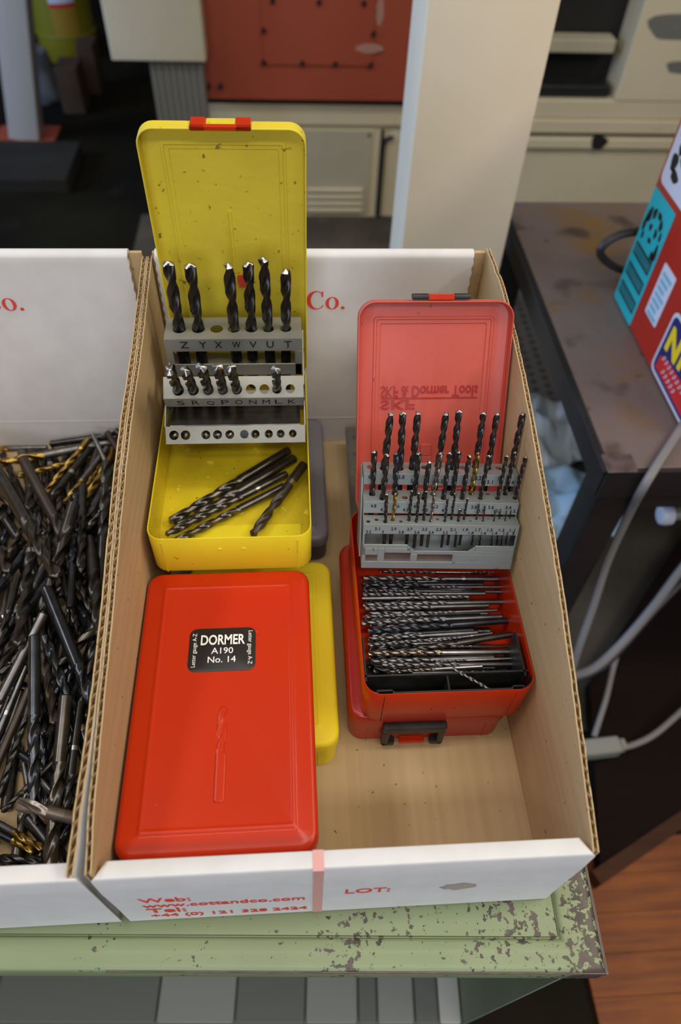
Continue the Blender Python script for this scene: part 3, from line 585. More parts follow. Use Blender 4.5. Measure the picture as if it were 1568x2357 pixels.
def rtier(rows, zt, y0, y1, strip, label_rows, th, fs):
    q = G(); plate(q, x0, x1, y0, y1, zt, .001, [(u, v, max(d*.00056, .0005)) for u, v, d, s, w in rows], 12)
    sheet(q, x0, x1, y0-.0004, y0+.0007, zt-strip, zt-.0002)
    for xx in (x0, x1-.001): sheet(q, xx, xx+.001, y0, .046, zt-.022, zt-.0002)
    o = q.obj('rack_tier', 'zinc_b', cP, ml=relR(FR))
    for i, (u, v, d, s, w) in enumerate(rows):
        tx = ('%.1f' % d).rstrip('0').rstrip('.')
        text(tx, th, 'black_ink', o, T(u-.0026+.0004*len(tx), y0-.0006, zt - label_rows[i % 2]) @ FRONT, 'number_marking', .01, fit=.00135*fs*(len(tx) if len(tx) > 1 else .9), height=th*.85)
    return o
rtier(TIER1, .0693, .0278, .0442, .0108, (.0050, .0085), .0040, 1.15)
rtier(TIER2, .0533, .0120, .0278, .0115, (.0058, .0092), .0036, 1.1)
rtier(TIER3, .0398, .0005, .0120, .0098, (.0088, .0058), .0032, 1.0)
q = G()      # lower front with openings
def face(a, b, c, d): sheet(q, a, b, -.0004, .0008, c, d)
face(-.0600, -.0240, .0165, .0200); face(-.0600, .0620, -.0040, .0030); face(-.0600, -.0570, .003, .0165); face(-.0475, -.0420, .003, .0165); face(-.0210, .0620, .0105, .0140)
face(-.0210, -.0155, .003, .0105); face(.0130, .0620, .0030, .0108); face(-.0600, -.0475, .0095, .0165); face(-.0420, -.0210, .0118, .0165); face(.0300, .0620, .0140, .0195); face(-.0600, -.0585, .0165, .0305); face(.0608, .0622, .0, .0305)
q.add([(-.0240, -.0004, .0200), (-.0240, -.0004, .0140), (-.0175, -.0004, .0140)], [(0, 1, 2)]); q.add([(.0300, -.0004, .0195), (.0235, -.0004, .0140), (.0300, -.0004, .0140)], [(0, 1, 2)])
q.box(-.0600, .0620, .0008, .040, -.0040, -.0030); q.box(x0, x0+.001, 0, .040, -.004, .04); q.box(x1-.001, x1, 0, .040, .0, .04)
q.obj('rack_front', 'zinc_b', cP, ml=relR(FR))
q = G(); q.box(-.058, .061, .012, .0128, .003, .022); q.obj('rack_back_bar', 'zinc_b', cP, ml=relR(FR))
for s, xx in ((-1, x0-.0014), (1, x1-.0012)):
    q = G(); q.loft([[(xx, .010, .000), (xx+.001, .010, .000), (xx+.001, .046, -.010), (xx, .046, -.010)], [(xx, .026, .066), (xx+.001, .026, .066), (xx+.001, .046, .066), (xx, .046, .066)]])
    q.obj('rack_side_arm', 'zinc_b', cP, ml=relR(FR))
for rows, zt, ff in ((TIER1, .0693, .6), (TIER2, .0533, .62), (TIER3, .0398, .7)):
    for i, (u, v, d, s, w) in enumerate(rows):
        if not s: continue
        base = FR @ Vector((u, v, zt)); tip = FR @ Vector((u+w, v, zt+s)); ax = (tip-base).normalized()
        below = {.0693: .042, .0533: .036, .0398: .0255}[zt]
        kd = 'rack'
        if d in (4.2, 3.8, 2.4): kd = 'rackbr'
        if d in (2.9,) or (d == 3.8): kd = 'rackgold'
        if d in (1.7, 1.6, 1.4, 1.1, 2.2, 4.6): kd = 'rackblue'
        nm = ('%.1f' % d).rstrip('0').rstrip('.')
        drill(tip, base - ax*below, d*.001, ff, kd, '%s drill bit, %s row of the red rack, %s hole from left, marked %s' % ({'rackbr': 'bronzed', 'rackgold': 'gold-tinted', 'rackblue': 'bluish'}.get(kd, 'dark'), {.0693: 'top', .0533: 'middle', .0398: 'bottom'}[zt], NUM[i], nm), 'drill bits standing in the red rack', 1.3*i, whole=d < 1.75)
# ---------------------------------------------------------------- loose drills
LOOSE = {"red": [[468, 2586, 558, 1438, 2536, 559, 35, 0, 50], [1491, 2521, 585, 968, 2544, 583, 25, 2, 40], [285, 2426, 697, 1487, 2385, 689, 51, 0, 60], [276, 2370, 680, 1344, 2331, 691, 48, 1, 55], [860, 2314, 699, 1491, 2291, 705, 29, 0, 40], [278, 2311, 679, 1491, 2253, 686, 29, 0, 40], [275, 2268, 685, 1342, 2232, 701, 38, 0, 55], [1200, 2202, 699, 272, 2229, 678, 36, 0, 55], [272, 2158, 690, 1488, 2159, 670, 45, 3, 60], [281, 2118, 698, 1355, 2118, 683, 42, 0, 55], [259, 2049, 681, 1266, 2056, 683, 35, 0, 55], [811, 2045, 712, 1407, 2053, 714, 28, 0, 40], [261, 1991, 678, 1446, 2006, 683, 46, 3, 60], [283, 1907, 685, 1487, 1960, 693, 53, 1, 60], [290, 1841, 676, 1215, 1866, 677, 43, 0, 50], [279, 1780, 683, 1248, 1832, 688, 34, 2, 60], [777, 1781, 705, 1322, 1832, 721, 27, 0, 50], [541, 1700, 694, 1487, 1815, 717, 52, 4, 50], [951, 1723, 719, 1477, 1740, 647, 23, 0, 40], [272, 1669, 751, 1488, 1681, 670, 47, 5, 50], [290, 1617, 711, 1303, 1629, 683, 44, 0, 50], [818, 1597, 715, 1459, 1607, 701, 22, 2, 40], [371, 1571, 735, 1442, 1564, 683, 42, 0, 60], [421, 1526, 699, 1184, 1536, 724, 31, 5, 50], [1411, 1495, 690, 613, 1502, 714, 29, 0, 60], [438, 1475, 732, 1429, 1460, 668, 35, 0, 40]], "low": [[282, 1428, 572, 1214, 1436, 572, 64, 0, 50], [286, 1503, 572, 1200, 1518, 572, 64, 0, 50], [313, 1578, 572, 1337, 1568, 572, 64, 0, 50], [282, 1652, 572, 1370, 1674, 572, 64, 0, 50], [281, 1728, 572, 1330, 1728, 572, 64, 0, 50], [310, 1803, 572, 1235, 1807, 572, 64, 0, 50], [315, 1878, 572, 1189, 1861, 572, 64, 0, 50], [311, 1952, 572, 1351, 1934, 572, 64, 0, 50], [312, 2028, 572, 1362, 2025, 572, 64, 0, 50], [291, 2102, 572, 1214, 2098, 572, 64, 0, 50], [298, 2178, 572, 1352, 2211, 572, 64, 0, 50], [286, 2252, 572, 1255, 2215, 572, 64, 0, 50], [308, 2328, 572, 1214, 2334, 572, 64, 0, 50], [295, 2402, 572, 1368, 2405, 572, 64, 0, 50], [291, 1428, 638, 1222, 1390, 638, 64, 0, 50], [301, 1503, 638, 1223, 1489, 638, 64, 0, 50], [313, 1578, 638, 1311, 1564, 638, 64, 0, 50], [290, 1652, 638, 1264, 1653, 638, 64, 0, 50], [290, 1728, 638, 1266, 1705, 638, 64, 0, 50], [296, 1803, 638, 1197, 1810, 638, 64, 0, 50], [320, 1878, 638, 1195, 1900, 638, 64, 0, 50], [318, 1952, 638, 1204, 1968, 638, 64, 0, 50], [284, 2028, 638, 1272, 2034, 638, 64, 0, 50], [312, 2102, 638, 1341, 2070, 638, 64, 0, 50], [302, 2178, 638, 1206, 2197, 638, 64, 0, 50], [309, 2252, 638, 1259, 2289, 638, 64, 0, 50], [303, 2328, 638, 1252, 2317, 638, 64, 0, 50], [316, 2402, 638, 1212, 2420, 638, 64, 0, 50]], "yel": [[-1365, 2847, 998, -325, 3694, 998, 86, 4, 57], [-1292, 2786, 999, -273, 3589, 999, 88, 4, 50], [-1370, 2665, 1064, -349, 3398, 990, 70, 4, 60], [-1293, 2617, 1027, -374, 3247, 991, 71, 4, 57], [-655, 2675, 999, -188, 3448, 1064, 88, 6, 60]]}
K2 = 'steel blue silver bronze gunmetal goldtip brown'.split()
CW = {'steel': 'grey steel', 'blue': 'dark blue-grey', 'silver': 'bright steel', 'bronze': 'straw-tinted', 'gunmetal': 'dark gunmetal', 'goldtip': 'gold-tipped', 'brown': 'brown-stained'}
rd = LOOSE['red']; order = sorted(range(len(rd)), key=lambda i: -(rd[i][1]+rd[i][4]))
for i, e in enumerate(rd):
    a = Vector(e[0:3])/1e4; b = Vector(e[3:6])/1e4; k = K2[e[7]]; L = (a-b).length
    drill(a, b, e[6]/1e4, e[8]/100, k, 'loose %s drill bit in the open red case, %s below the rack' % (CW[k], NUM[order.index(i)]), 'loose drill bits in the open red case', .9*i, band=i in (2, 16))
for i, e in enumerate(LOOSE['low']):
    drill(Vector(e[0:3])/1e4, Vector(e[3:6])/1e4, e[6]/1e4, .5, 'steel', 'grey steel drill bit buried under the loose top rows in the red case', 'buried drill bits in the open red case', .8*i)
drill((.116, .124, .0915), (.0885, .142, .0945), .0028, .97, 'silver', 'small bright drill bit lying across the black insert divider of the red case', 'loose drill bits in the open red case', whole=True)
YL = ['gunmetal drill lying rearmost of the fan of loose drills in the yellow case', 'gunmetal drill lying second from the back in the yellow case', 'gunmetal drill with a bright band lying third from the back in the yellow case', 'gunmetal drill lying frontmost of the parallel loose drills in the yellow case', 'brownish-black drill lying apart by the right wall in the yellow case']
for i, e in enumerate(LOOSE['yel']):
    drill(Vector(e[0:3])/1e4, Vector(e[3:6])/1e4, e[6]/1e4, e[8]/100, K2[e[7]], YL[i], 'loose drills in the open yellow case', 1.1*i, band=i in (2, 4))
# ---------------------------------------------------------------- heap of drills in the left box
PILE = [[-1720, 4397, 75, -1703, 3359, 75, 70, 2, 60, "-"], [-3091, 1662, 90, -3083, 2400, 90, 100, 1, 60, "-"], [-1640, 2926, 85, -2056, 1711, 85, 90, 0, 60, "-"], [-3322, 2800, 75, -3276, 3860, 75, 70, 0, 60, "-"], [-1926, 2980, 75, -1907, 3830, 75, 70, 0, 60, "-"], [-3206, 3787, 85, -3251, 2758, 85, 90, 2, 60, "-"], [-2486, 4158, 75, -2645, 3374, 75, 70, 0, 60, "-"], [-2644, 1812, 90, -2537, 787, 90, 100, 0, 60, "-"], [-2809, 3449, 90, -3267, 4614, 90, 100, 3, 60, "-"], [-1867, 4295, 95, -2643, 4665, 95, 110, 1, 60, "-"], [-2426, 2045, 95, -3330, 2701, 95, 110, 1, 60, "-"], [-1888, 1409, 95, -1778, 2236, 95, 110, 2, 60, "-"], [-2477, 2901, 80, -2101, 4164, 80, 80, 0, 60, "-"], [-1837, 1280, 85, -2233, 404, 85, 90, 8, 60, "-"], [-2513, 1409, 85, -2067, 1954, 85, 90, 8, 60, "-"], [-2626, 3197, 157, -2557, 4536, 87, 60, 0, 60, "-"], [-2734, 2538, 178, -3331, 1430, 158, 70, 0, 60, "-"], [-2272, 1883, 159, -1966, 1164, 124, 80, 3, 60, "-"], [-1794, 2312, 184, -1626, 1050, 70, 60, 1, 60, "-"], [-2563, 3314, 95, -2401, 4515, 190, 110, 8, 60, "-"], [-2000, 3157, 90, -2140, 2005, 90, 100, 0, 60, "-"], [-1912, 1836, 75, -2332, 1006, 75, 70, 1, 60, "-"], [-1780, 4308, 70, -2160, 3426, 70, 60, 0, 60, "-"], [-1890, 4019, 144, -1815, 3119, 75, 70, 0, 60, "-"], [-2346, 1965, 80, -2214, 3201, 80, 80, 0, 60, "-"], [-2060, 3478, 85, -2172, 2443, 85, 90, 1, 60, "-"], [-1924, 1272, 132, -2249, 2029, 175, 100, 8, 60, "-"], [-2246, 1904, 227, -2496, 1086, 70, 60, 1, 60, "-"], [-3364, 4220, 85, -2783, 3229, 85, 90, 1, 60, "-"], [-2172, 3038, 70, -2276, 2049, 70, 60, 2, 60, "-"], [-2722, 4690, 70, -2603, 3884, 70, 60, 0, 60, "-"], [-1918, 2536, 75, -2252, 1264, 324, 70, 1, 60, "-"], [-2728, 3452, 75, -3189, 4626, 75, 70, 2, 60, "-"], [-2405, 2854, 90, -2186, 3590, 90, 100, 0, 60, "-"], [-1645, 2628, 90, -1645, 1684, 90, 100, 2, 60, "-"], [-3170, 2159, 80, -3396, 1303, 80, 80, 1, 60, "-"], [-3309, 2564, 90, -3432, 1768, 90, 100, 2, 60, "-"], [-2949, 4690, 70, -2624, 3778, 70, 60, 0, 60, "-"], [-2018, 4630, 228, -2406, 3843, 90, 100, 2, 60, "-"], [-3085, 4622, 80, -2729, 3643, 80, 80, 8, 60, "-"], [-3153, 3861, 160, -3153, 2948, 80, 80, 1, 60, "-"], [-2029, 4132, 136, -2568, 3305, 182, 70, 8, 60, "-"], [-1829, 1950, 274, -2490, 2804, 97, 110, 1, 60, "-"], [-1816, 1839, 177, -1645, 833, 75, 70, 0, 60, "-"], [-2426, 2008, 183, -2959, 3161, 80, 80, 1, 60, "-"], [-1807, 2162, 221, -1653, 1215, 145, 70, 8, 60, "-"], [-1995, 4460, 208, -2361, 3722, 95, 110, 2, 60, "-"], [-3460, 3377, 80, -3421, 4130, 80, 80, 0, 60, "-"], [-2182, 1943, 274, -2342, 1145, 80, 80, 1, 60, "-"], [-3289, 2181, 250, -3002, 3313, 90, 100, 0, 60, "-"], [-1946, 4361, 185, -1986, 3349, 80, 80, 1, 60, "-"], [-3087, 3253, 175, -3421, 2220, 211, 110, 2, 60, "-"], [-2413, 2163, 95, -2889, 3227, 95, 110, 0, 60, "-"], [-1767, 908, 174, -1985, 1968, 213, 110, 0, 60, "-"], [-2032, 2315, 70, -1843, 3065, 70, 60, 1, 60, "-"], [-2694, 2954, 189, -3120, 2174, 173, 80, 0, 60, "-"], [-1743, 4675, 90, -1855, 3703, 219, 90, 0, 60, "-"], [-2027, 2724, 184, -1752, 1600, 428, 60, 1, 60, "-"], [-1879, 3895, 295, -1845, 4665, 108, 110, 0, 60, "-"], [-2715, 3833, 85, -2995, 4617, 85, 90, 0, 60, "-"], [-2475, 2631, 203, -1948, 3302, 134, 60, 8, 60, "-"], [-2271, 1490, 270, -2718, 2142, 85, 90, 0, 60, "-"], [-3486, 4622, 80, -3049, 3836, 80, 80, 0, 60, "-"], [-1722, 3051, 75, -1847, 3892, 75, 70, 0, 60, "-"], [-1802, 3403, 199, -1688, 4641, 173, 70, 3, 60, "-"], [-3164, 2444, 75, -3356, 1746, 75, 70, 8, 60, "-"], [-1899, 3466, 146, -2696, 2455, 214, 80, 0, 60, "-"], [-2875, 2445, 200, -3301, 1660, 173, 110, 2, 60, "-"], [-2215, 753, 79, -2408, 1527, 224, 70, 1, 60, "-"], [-1902, 2324, 137, -1852, 3095, 128, 70, 8, 60, "-"], [-2311, 2991, 268, -2358, 1732, 148, 90, 8, 60, "-"], [-1859, 2507, 75, -1677, 3534, 173, 70, 1, 60, "-"], [-2001, 1080, 70, -2307, 404, 70, 60, 1, 60, "-"], [-2646, 3431, 204, -2787, 4667, 85, 90, 8, 60, "-"], [-2415, 1101, 90, -2366, 170, 90, 100, 8, 60, "-"], [-1722, 2458, 155, -1650, 1713, 197, 110, 3, 60, "-"], [-3116, 1316, 70, -2844, 2255, 70, 60, 1, 60, "-"], [-2124, 3843, 106, -1692, 3004, 351, 80, 0, 60, "-"], [-2734, 2340, 194, -3112, 1096, 95, 110, 2, 60, "-"], [-1911, 3198, 139, -1956, 2237, 184, 70, 8, 60, "-"], [-2905, 2023, 268, -2624, 2978, 252, 110, 3, 60, "-"], [-3223, 1024, 70, -2918, 2253, 251, 60, 3, 60, "-"], [-1697, 2996, 112, -1862, 2308, 193, 80, 3, 60, "-"], [-2841, 1676, 97, -2622, 2409, 224, 80, 0, 60, "-"], [-3395, 2878, 90, -3355, 3798, 90, 100, 1, 60, "-"], [-1772, 3358, 145, -1777, 4106, 96, 70, 1, 60, "-"], [-1886, 1902, 197, -1658, 578, 70, 60, 0, 60, "-"], [-2598, 3079, 85, -2159, 3807, 177, 90, 8, 60, "-"], [-3446, 3954, 276, -2937, 3268, 171, 100, 0, 60, "-"], [-1650, 4665, 95, -1650, 3796, 174, 110, 0, 60, "-"], [-1923, 888, 85, -2250, 165, 85, 90, 1, 60, "-"], [-2917, 3602, 281, -3137, 2403, 160, 60, 0, 60, "-"], [-2273, 740, 109, -2523, 1703, 218, 70, 3, 60, "-"], [-1814, 189, 199, -2326, 701, 163, 110, 0, 60, "-"], [-1729, 3155, 195, -1625, 2320, 161, 60, 0, 60, "-"], [-1846, 3343, 170, -1645, 2098, 284, 100, 2, 60, "-"], [-2387, 1675, 109, -3350, 2148, 370, 70, 0, 60, "-"], [-2407, 1818, 240, -1699, 2638, 394, 100, 8, 60, "-"], [-2672, 1952, 289, -2936, 1161, 75, 60, 8, 60, "-"], [-3216, 3462, 225, -3674, 4130, 102, 100, 0, 60, "-"], [-2339, 3310, 164, -2730, 2341, 327, 110, 1, 60, "-"], [-2783, 3911, 166, -2648, 2924, 115, 80, 0, 60, "-"], [-2892, 155, 75, -3386, 1233, 75, 70, 0, 60, "-"], [-2018, 2113, 322, -2142, 875, 131, 100, 0, 60, "-"], [-1635, 3881, 80, -1635, 3085, 80, 80, 0, 60, "-"], [-3044, 2871, 312, -4069, 3551, 88, 96, 0, 60, ""], [-2903, 2824, 353, -3616, 3884, 111, 101, 2, 60, ""], [-2955, 3683, 204, -3125, 4575, 149, 109, 2, 35, "brownish-black drill, second of two side by side under the gold drills"], [-3010, 3643, 289, -3661, 4253, 108, 115, 2, 35, "thick brownish-black drill shank standing left of its twin under the gold drills"], [-3482, 4206, 306, -2283, 4665, 164, 99, 6, 45, "big gold-fluted drill lying crosswise at the back of the heap"], [-3598, 4688, 72, -3011, 4688, 72, 63, 6, 30, "steel drill shank with gold flutes at the very back of the heap"], [-2093, 4681, 284, -2960, 4681, 134, 78, 0, 45, "long black drill lying crosswise against the back wall of the left box"], [-2446, 3601, 227, -2193, 4675, 187, 89, 5, 60, ""], [-3134, 4078, 277, -2457, 4494, 126, 62, 5, 60, ""], [-2912, 3835, 154, -2504, 4602, 279, 68, 5, 85, "gold-coated drill with bright spiral flutes near the back of the heap"], [-2782, 3738, 232, -2477, 4516, 232, 76, 0, 30, ""], [-2621, 3741, 217, -2288, 4495, 258, 63, 6, 40, "steel-shanked drill with gold flutes slanting down the heap"], [-2448, 3902, 227, -2276, 4591, 162, 55, 5, 60, ""], [-2026, 3784, 146, -2433, 4584, 375, 52, 3, 35, "thin grey drill leaning towards the dividing wall at the back"], [-2085, 4298, 263, -2307, 4672, 313, 64, 2, 40, ""], [-1642, 4184, 237, -2217, 4672, 338, 78, 0, 60, ""], [-2149, 3326, 86, -2007, 4033, 327, 59, 4, 80, "slim silvery drill with a long spiral beside the dividing wall"], [-2528, 3119, 180, -2030, 4309, 334, 110, 0, 45, "thick black drill with a bright steel end band near the middle of the heap"], [-2333, 3371, 243, -1947, 4195, 245, 70, 4, 60, ""], [-2085, 3230, 222, -1988, 3924, 228, 52, 0, 60, ""], [-2207, 4151, 427, -2105, 2703, 178, 107, 0, 62, "thick black drill lying tip to the back with a plain shank by the dividing wall"], [-2020, 3096, 187, -1957, 3988, 343, 70, 2, 30, ""], [-2248, 2780, 370, -2441, 3919, 299, 89, 0, 60, ""], [-2026, 2891, 236, -2074, 3758, 308, 67, 0, 60, ""], [-2064, 2350, 340, -2584, 3221, 304, 78, 0, 60, ""], [-2446, 3160, 294, -3110, 4277, 341, 110, 2, 30, "brown-stained thick shank crossing behind the big diagonal drill"], [-2022, 2450, 126, -1968, 3147, 156, 53, 3, 30, ""], [-2188, 2184, 284, -2481, 2927, 304, 61, 0, 30, ""], [-2502, 3863, 282, -2258, 2375, 429, 66, 1, 68, "long slender blue-black drill with bright flute edges in mid heap"], [-2854, 2345, 333, -3034, 2992, 78, 55, 3, 20, ""], [-2904, 2068, 362, -3051, 2767, 137, 58, 3, 50, ""], [-2584, 1969, 508, -2804, 3226, 263, 112, 0, 85, "big black spiral drill slanting down to the left edge"], [-2791, 3455, 174, -3118, 2426, 256, 83, 1, 35, "blue-black drill shank with a silver band at the left edge"], [-2566, 2237, 250, -2401, 3500, 511, 122, 0, 80, "fat black drill tip with worn point in the middle of the heap"], [-1931, 2043, 481, -2284, 3273, 249, 116, 0, 62, "stout black drill showing its round shank end by the dividing wall"], [-2392, 2645, 500, -3510, 4385, 395, 127, 0, 40, "largest black drill lying diagonally with its worn point to the front"], [-2721, 896, 72, -2602, 1723, 198, 65, 0, 60, ""], [-2216, 707, 163, -2204, 1544, 123, 64, 0, 60, ""], [-2234, 625, 246, -2521, 1251, 121, 54, 4, 50, ""], [-2202, 1335, 372, -2537, 2308, 358, 79, 2, 70, ""], [-2310, 1290, 275, -2635, 2334, 345, 84, 0, 80, ""], [-2130, 349, 159, -2826, 274, 156, 52, 0, 30, ""], [-1867, 554, 103, -2362, 1046, 259, 55, 3, 30, ""], [-1934, 308, 100, -1898, 1194, 326, 70, 0, 70, ""], [-1889, 766, 292, -2550, 1225, 179, 63, 1, 30, ""], [-1900, 938, 119, -2196, 1527, 354, 49, 1, 30, "blue-black shank end leaning by the dividing wall near the front"], [-1889, 1205, 270, -1716, 1883, 246, 54, 4, 80, ""], [-2672, 1913, 341, -3291, 1267, 137, 71, 0, 60, ""], [-2799, 1822, 366, -2810, 2768, 369, 73, 0, 60, ""], [-2621, 1919, 273, -2837, 1077, 74, 69, 3, 35, ""], [-2722, 1630, 70, -2782, 856, 70, 60, 3, 30, ""], [-2826, 1303, 212, -2454, 2300, 472, 84, 3, 30, "steel-grey drill shank with scratched end at the left edge"], [-2769, 1120, 126, -2569, 1901, 299, 63, 3, 25, "light steel shank lying towards the left edge in the front half"], [-2738, 838, 120, -2469, 1668, 360, 70, 2, 30, ""], [-2601, 856, 141, -2432, 1589, 357, 60, 0, 80, ""], [-2501, 713, 269, -2040, 1239, 293, 46, 0, 30, ""], [-1900, 1436, 339, -2503, 2584, 434, 115, 1, 35, "thick blue-black drill with ringed shank beside the dividing wall"], [-2423, 2103, 459, -1886, 1064, 217, 88, 1, 62, "long drill with bronze-tinted flutes and a banded blue shank"], [-2233, 672, 351, -2431, 2004, 611, 96, 1, 52, "thick blue-black drill lying straight with its plain shank to the back"], [-2011, 696, 321, -2040, 1525, 367, 64, 0, 30, "slim black shank beside the thick steel-grey shank near the front"], [-2147, 455, 240, -2801, 804, 69, 58, 6, 40, "grey-shanked drill with a gold tip near the front wall"], [-2225, 450, 193, -2850, 757, 67, 54, 7, 30, ""], [-2259, 267, 231, -3078, 627, 134, 69, 0, 80, ""], [-2132, 381, 204, -2975, 495, 73, 66, 0, 55, ""], [-2493, 492, 199, -3043, 1062, 71, 62, 0, 60, ""], [-2072, 261, 254, -2137, 1546, 446, 108, 8, 60, "thick gunmetal drill reaching to the front wall of the left box"], [-2300, 688, 536, -1841, 613, 283, 98, 9, 40, "steel end mill lying across the black drills near the front"]]
KS = 'black blue brown steel silver gold goldsteel goldblue gunmetal endmill'.split()
KW = {'black': 'black drill', 'blue': 'blue-black drill', 'brown': 'brown-tarnished drill', 'steel': 'grey steel drill', 'silver': 'silvery drill', 'gold': 'gold-coated drill', 'goldsteel': 'gold-fluted drill', 'goldblue': 'blue drill with gold flutes', 'gunmetal': 'gunmetal drill', 'endmill': 'end mill'}
BAND = ['very back', 'back part', 'behind middle', 'before middle', 'front part', 'front edge']
used = {}
for i, e in enumerate(PILE):
    k = KS[e[7]]; a = Vector(e[0:3])/1e4; b = Vector(e[3:6])/1e4; m_ = (a+b)/2; lab_ = e[9]
    if lab_ == '-': lab_ = '%s mostly buried low in the heap of the left cardboard box' % KW[k]
    elif not lab_:
        dx, dy = a.x-b.x, a.y-b.y; sl = abs(dx)/(abs(dy)+1e-6)
        lie = 'lying crosswise' if sl > 1.4 else 'lying straight' if sl < .18 else ('slanting left' if dx*dy < 0 else 'slanting right')
        col_ = 'by the dividing wall' if m_.x > -.212 else 'in mid heap' if m_.x > -.255 else 'at left edge'
        lab_ = '%s %s %s %s, %s of the heap' % ('thick' if e[6] > 85 else 'slim' if e[6] < 58 else 'medium', KW[k], lie, col_, BAND[max(0, min(5, int((.46-m_.y)/.076)))])
        used[lab_] = used.get(lab_, 0) + 1
        if used[lab_] > 1: lab_ += ', ' + ('tip back' if dy > 0 else 'tip front')
    drill(a, b, e[6]/1e4, e[8]/100, k, lab_, 'heap of drills in the left box', 1.7*i, band=('band' in e[9] or (i % 7 == 3)), name='end_mill' if k == 'endmill' else 'twist_drill')
# ---------------------------------------------------------------- steel rule behind the red cases
rule = thing('steel_rule', 'grey steel rule with stamped scale standing behind the red cases', 'ruler', (.0400, .3845, .0190), (math.radians(9.6), 0, 0))
G().rbox(-.0115, .0115, -.084, .084, 0, .0009, .0015, .0002).obj('rule_blade', 'rule', rule)
q = G()
for k in range(82):
    yy = -.082+k*.002; q.box(-.0114, -.0114+(.006 if k % 10 == 0 else .0042 if k % 5 == 0 else .0028), yy, yy+.0003, .0009, .00096)
q.obj('graduation', 'black_ink', rule)['kind'] = 'stuff'
for k, n_ in enumerate('10 9 8 7 6 5 4 3'.split()): text(n_, .006, 'black_ink', rule, T(-.0005, .066-.02*k, .00095) @ Matrix.Rotation(PI/2, 4, 'Z'), 'number_marking')
# ================================================================ right-hand steel table and what stands on it
tb = thing('steel_table', 'steel table with rusty brown top and dark angle-iron edge on the right', 'table', (0, 0, 0))
g = G(); g.rbox(.389, 1.35, .520, 1.225, -.112, -.100, .004, .001); g.obj('table_top', 'rust_top', tb)
g = G(); g.box(.3835, .3885, .515, 1.225, -.150, -.0995); g.box(.378, .3845, .515, 1.225, -.1065, -.1005); g.box(.3835, 1.35, .512, .518, -.150, -.1005); g.obj('angle_iron_edge', 'angle', tb)
g = G(); g.box(.40, 1.33, .525, .535, -.19, -.15); g.obj('apron', 'angle', tb)
for x, y in ((.415, .545), (1.30, .545), (.415, 1.19), (1.30, 1.19)): G().rbox(x-.026, x+.026, y-.026, y+.026, -.85, -.113, .003, .001).obj('leg', 'angle', tb)
g = G(); g.box(.40, 1.3, .86, 1.20, -.612, -.605)
sh = g.obj('shelf', 'mesh', tb)
mt = thing('rubber_mat', 'dark perforated rubber mat on the floor behind the rags under the table', 'mat', (.90, 1.85, -.847))
G().rbox(-.30, .60, -.60, .62, 0, .012, .01, .003).obj('mat_sheet', 'rubber', mt)
g = G()
for i in range(22):
    for j in range(34):
        x = -.28+i*.04; y = -.58+j*.035 + (.0175 if i % 2 else 0); g.add([(x+.011*math.cos(k*PI/3), y+.011*math.sin(k*PI/3), .0125) for k in range(6)], [(0, 1, 2, 3, 4, 5)])
g.obj('perforation', 'dark', mt, smooth=False)['kind'] = 'stuff'
def cloth(name, label, m, cx, cy, z, sx, sy, amp, seed):
    rnd = random.Random(seed); n = 26; q = G(); ph = [rnd.uniform(0, 6) for _ in range(8)]; vs = []
    for layer in (0, 1):
        for i in range(n+1):
            for j in range(n+1):
                u, v = i/n*2-1, j/n*2-1; e = 1+.10*math.sin(3*math.atan2(v, u)+ph[0])
                k = max(abs(u), abs(v)); rr_ = math.hypot(u, v) or 1; s = k/rr_
                x = cx+u*sx*(.35*s+.65)*e; y = cy+v*sy*(.35*s+.65)*e
                h = amp*(.55+.45*math.sin(5*u+3*v+ph[1])*math.cos(4*v-2*u+ph[2])+.25*math.sin(9*u+ph[3])*math.sin(8*v+ph[4]))*(1-k**4*.8)
                vs.append((x, y, z+max(h, 0)+.004*(1-layer)))
    N_ = (n+1)**2; fs = []
    for i in range(n):
        for j in range(n):
            a = i*(n+1)+j; fs.append((a, a+n+1, a+n+2, a+1)); fs.append((N_+a, N_+a+1, N_+a+n+2, N_+a+n+1))
    q.add(vs, fs); return tag(q.obj(name, m, angle=180), label, 'rag')
cloth('cleaning_rag', 'crumpled pale rag with stains on the shelf under the steel table', 'rag_a', .585, 1.095, -.602, .10, .115, .055, 4)
cloth('cleaning_rag', 'crumpled blue rag hanging at the near end of the table shelf', 'rag_b', .565, .870, -.602, .10, .10, .05, 9)
eq = thing('equipment_cabinet', 'red sheet-metal equipment cabinet covered in stickers on the steel table', 'cabinet', (.51, .594, -.0982))
G().rbox(0, .30, 0, .315, 0, .46, .004, .002).obj('cabinet_body', 'gloss_red', eq)
SIDE = Matrix(((0, 0, -1, 0), (-1, 0, 0, 0), (0, 1, 0, 0), (0, 0, 0, 1)))     # plane xy -> facing -x
def sticker(name, y0, y1, z0, z1, m, r=.003, t=.0006):
    q = G(); w, h = y1-y0, z1-z0
    q.loft([rr(w, h, r, 4, 0, 0, 0), rr(w, h, r, 4, 0, 0, t)])
    return q.obj(name, m, eq, ml=T(-.0002, (y0+y1)/2-.594, (z0+z1)/2+.100) @ SIDE)
def blob(q, x, y, a, b, z=.0007, n=14, ph=0): q.add([(x+a*math.cos(2*PI*k/n)*(1+.18*math.sin(3*2*PI*k/n+ph)), y+b*math.sin(2*PI*k/n)*(1+.18*math.cos(2*2*PI*k/n+ph)), z) for k in range(n)], [tuple(range(n))])
st = sticker('teal_sticker', .822, .905, -.098, .089, 'teal')
q = G(); rs = random.Random(2)
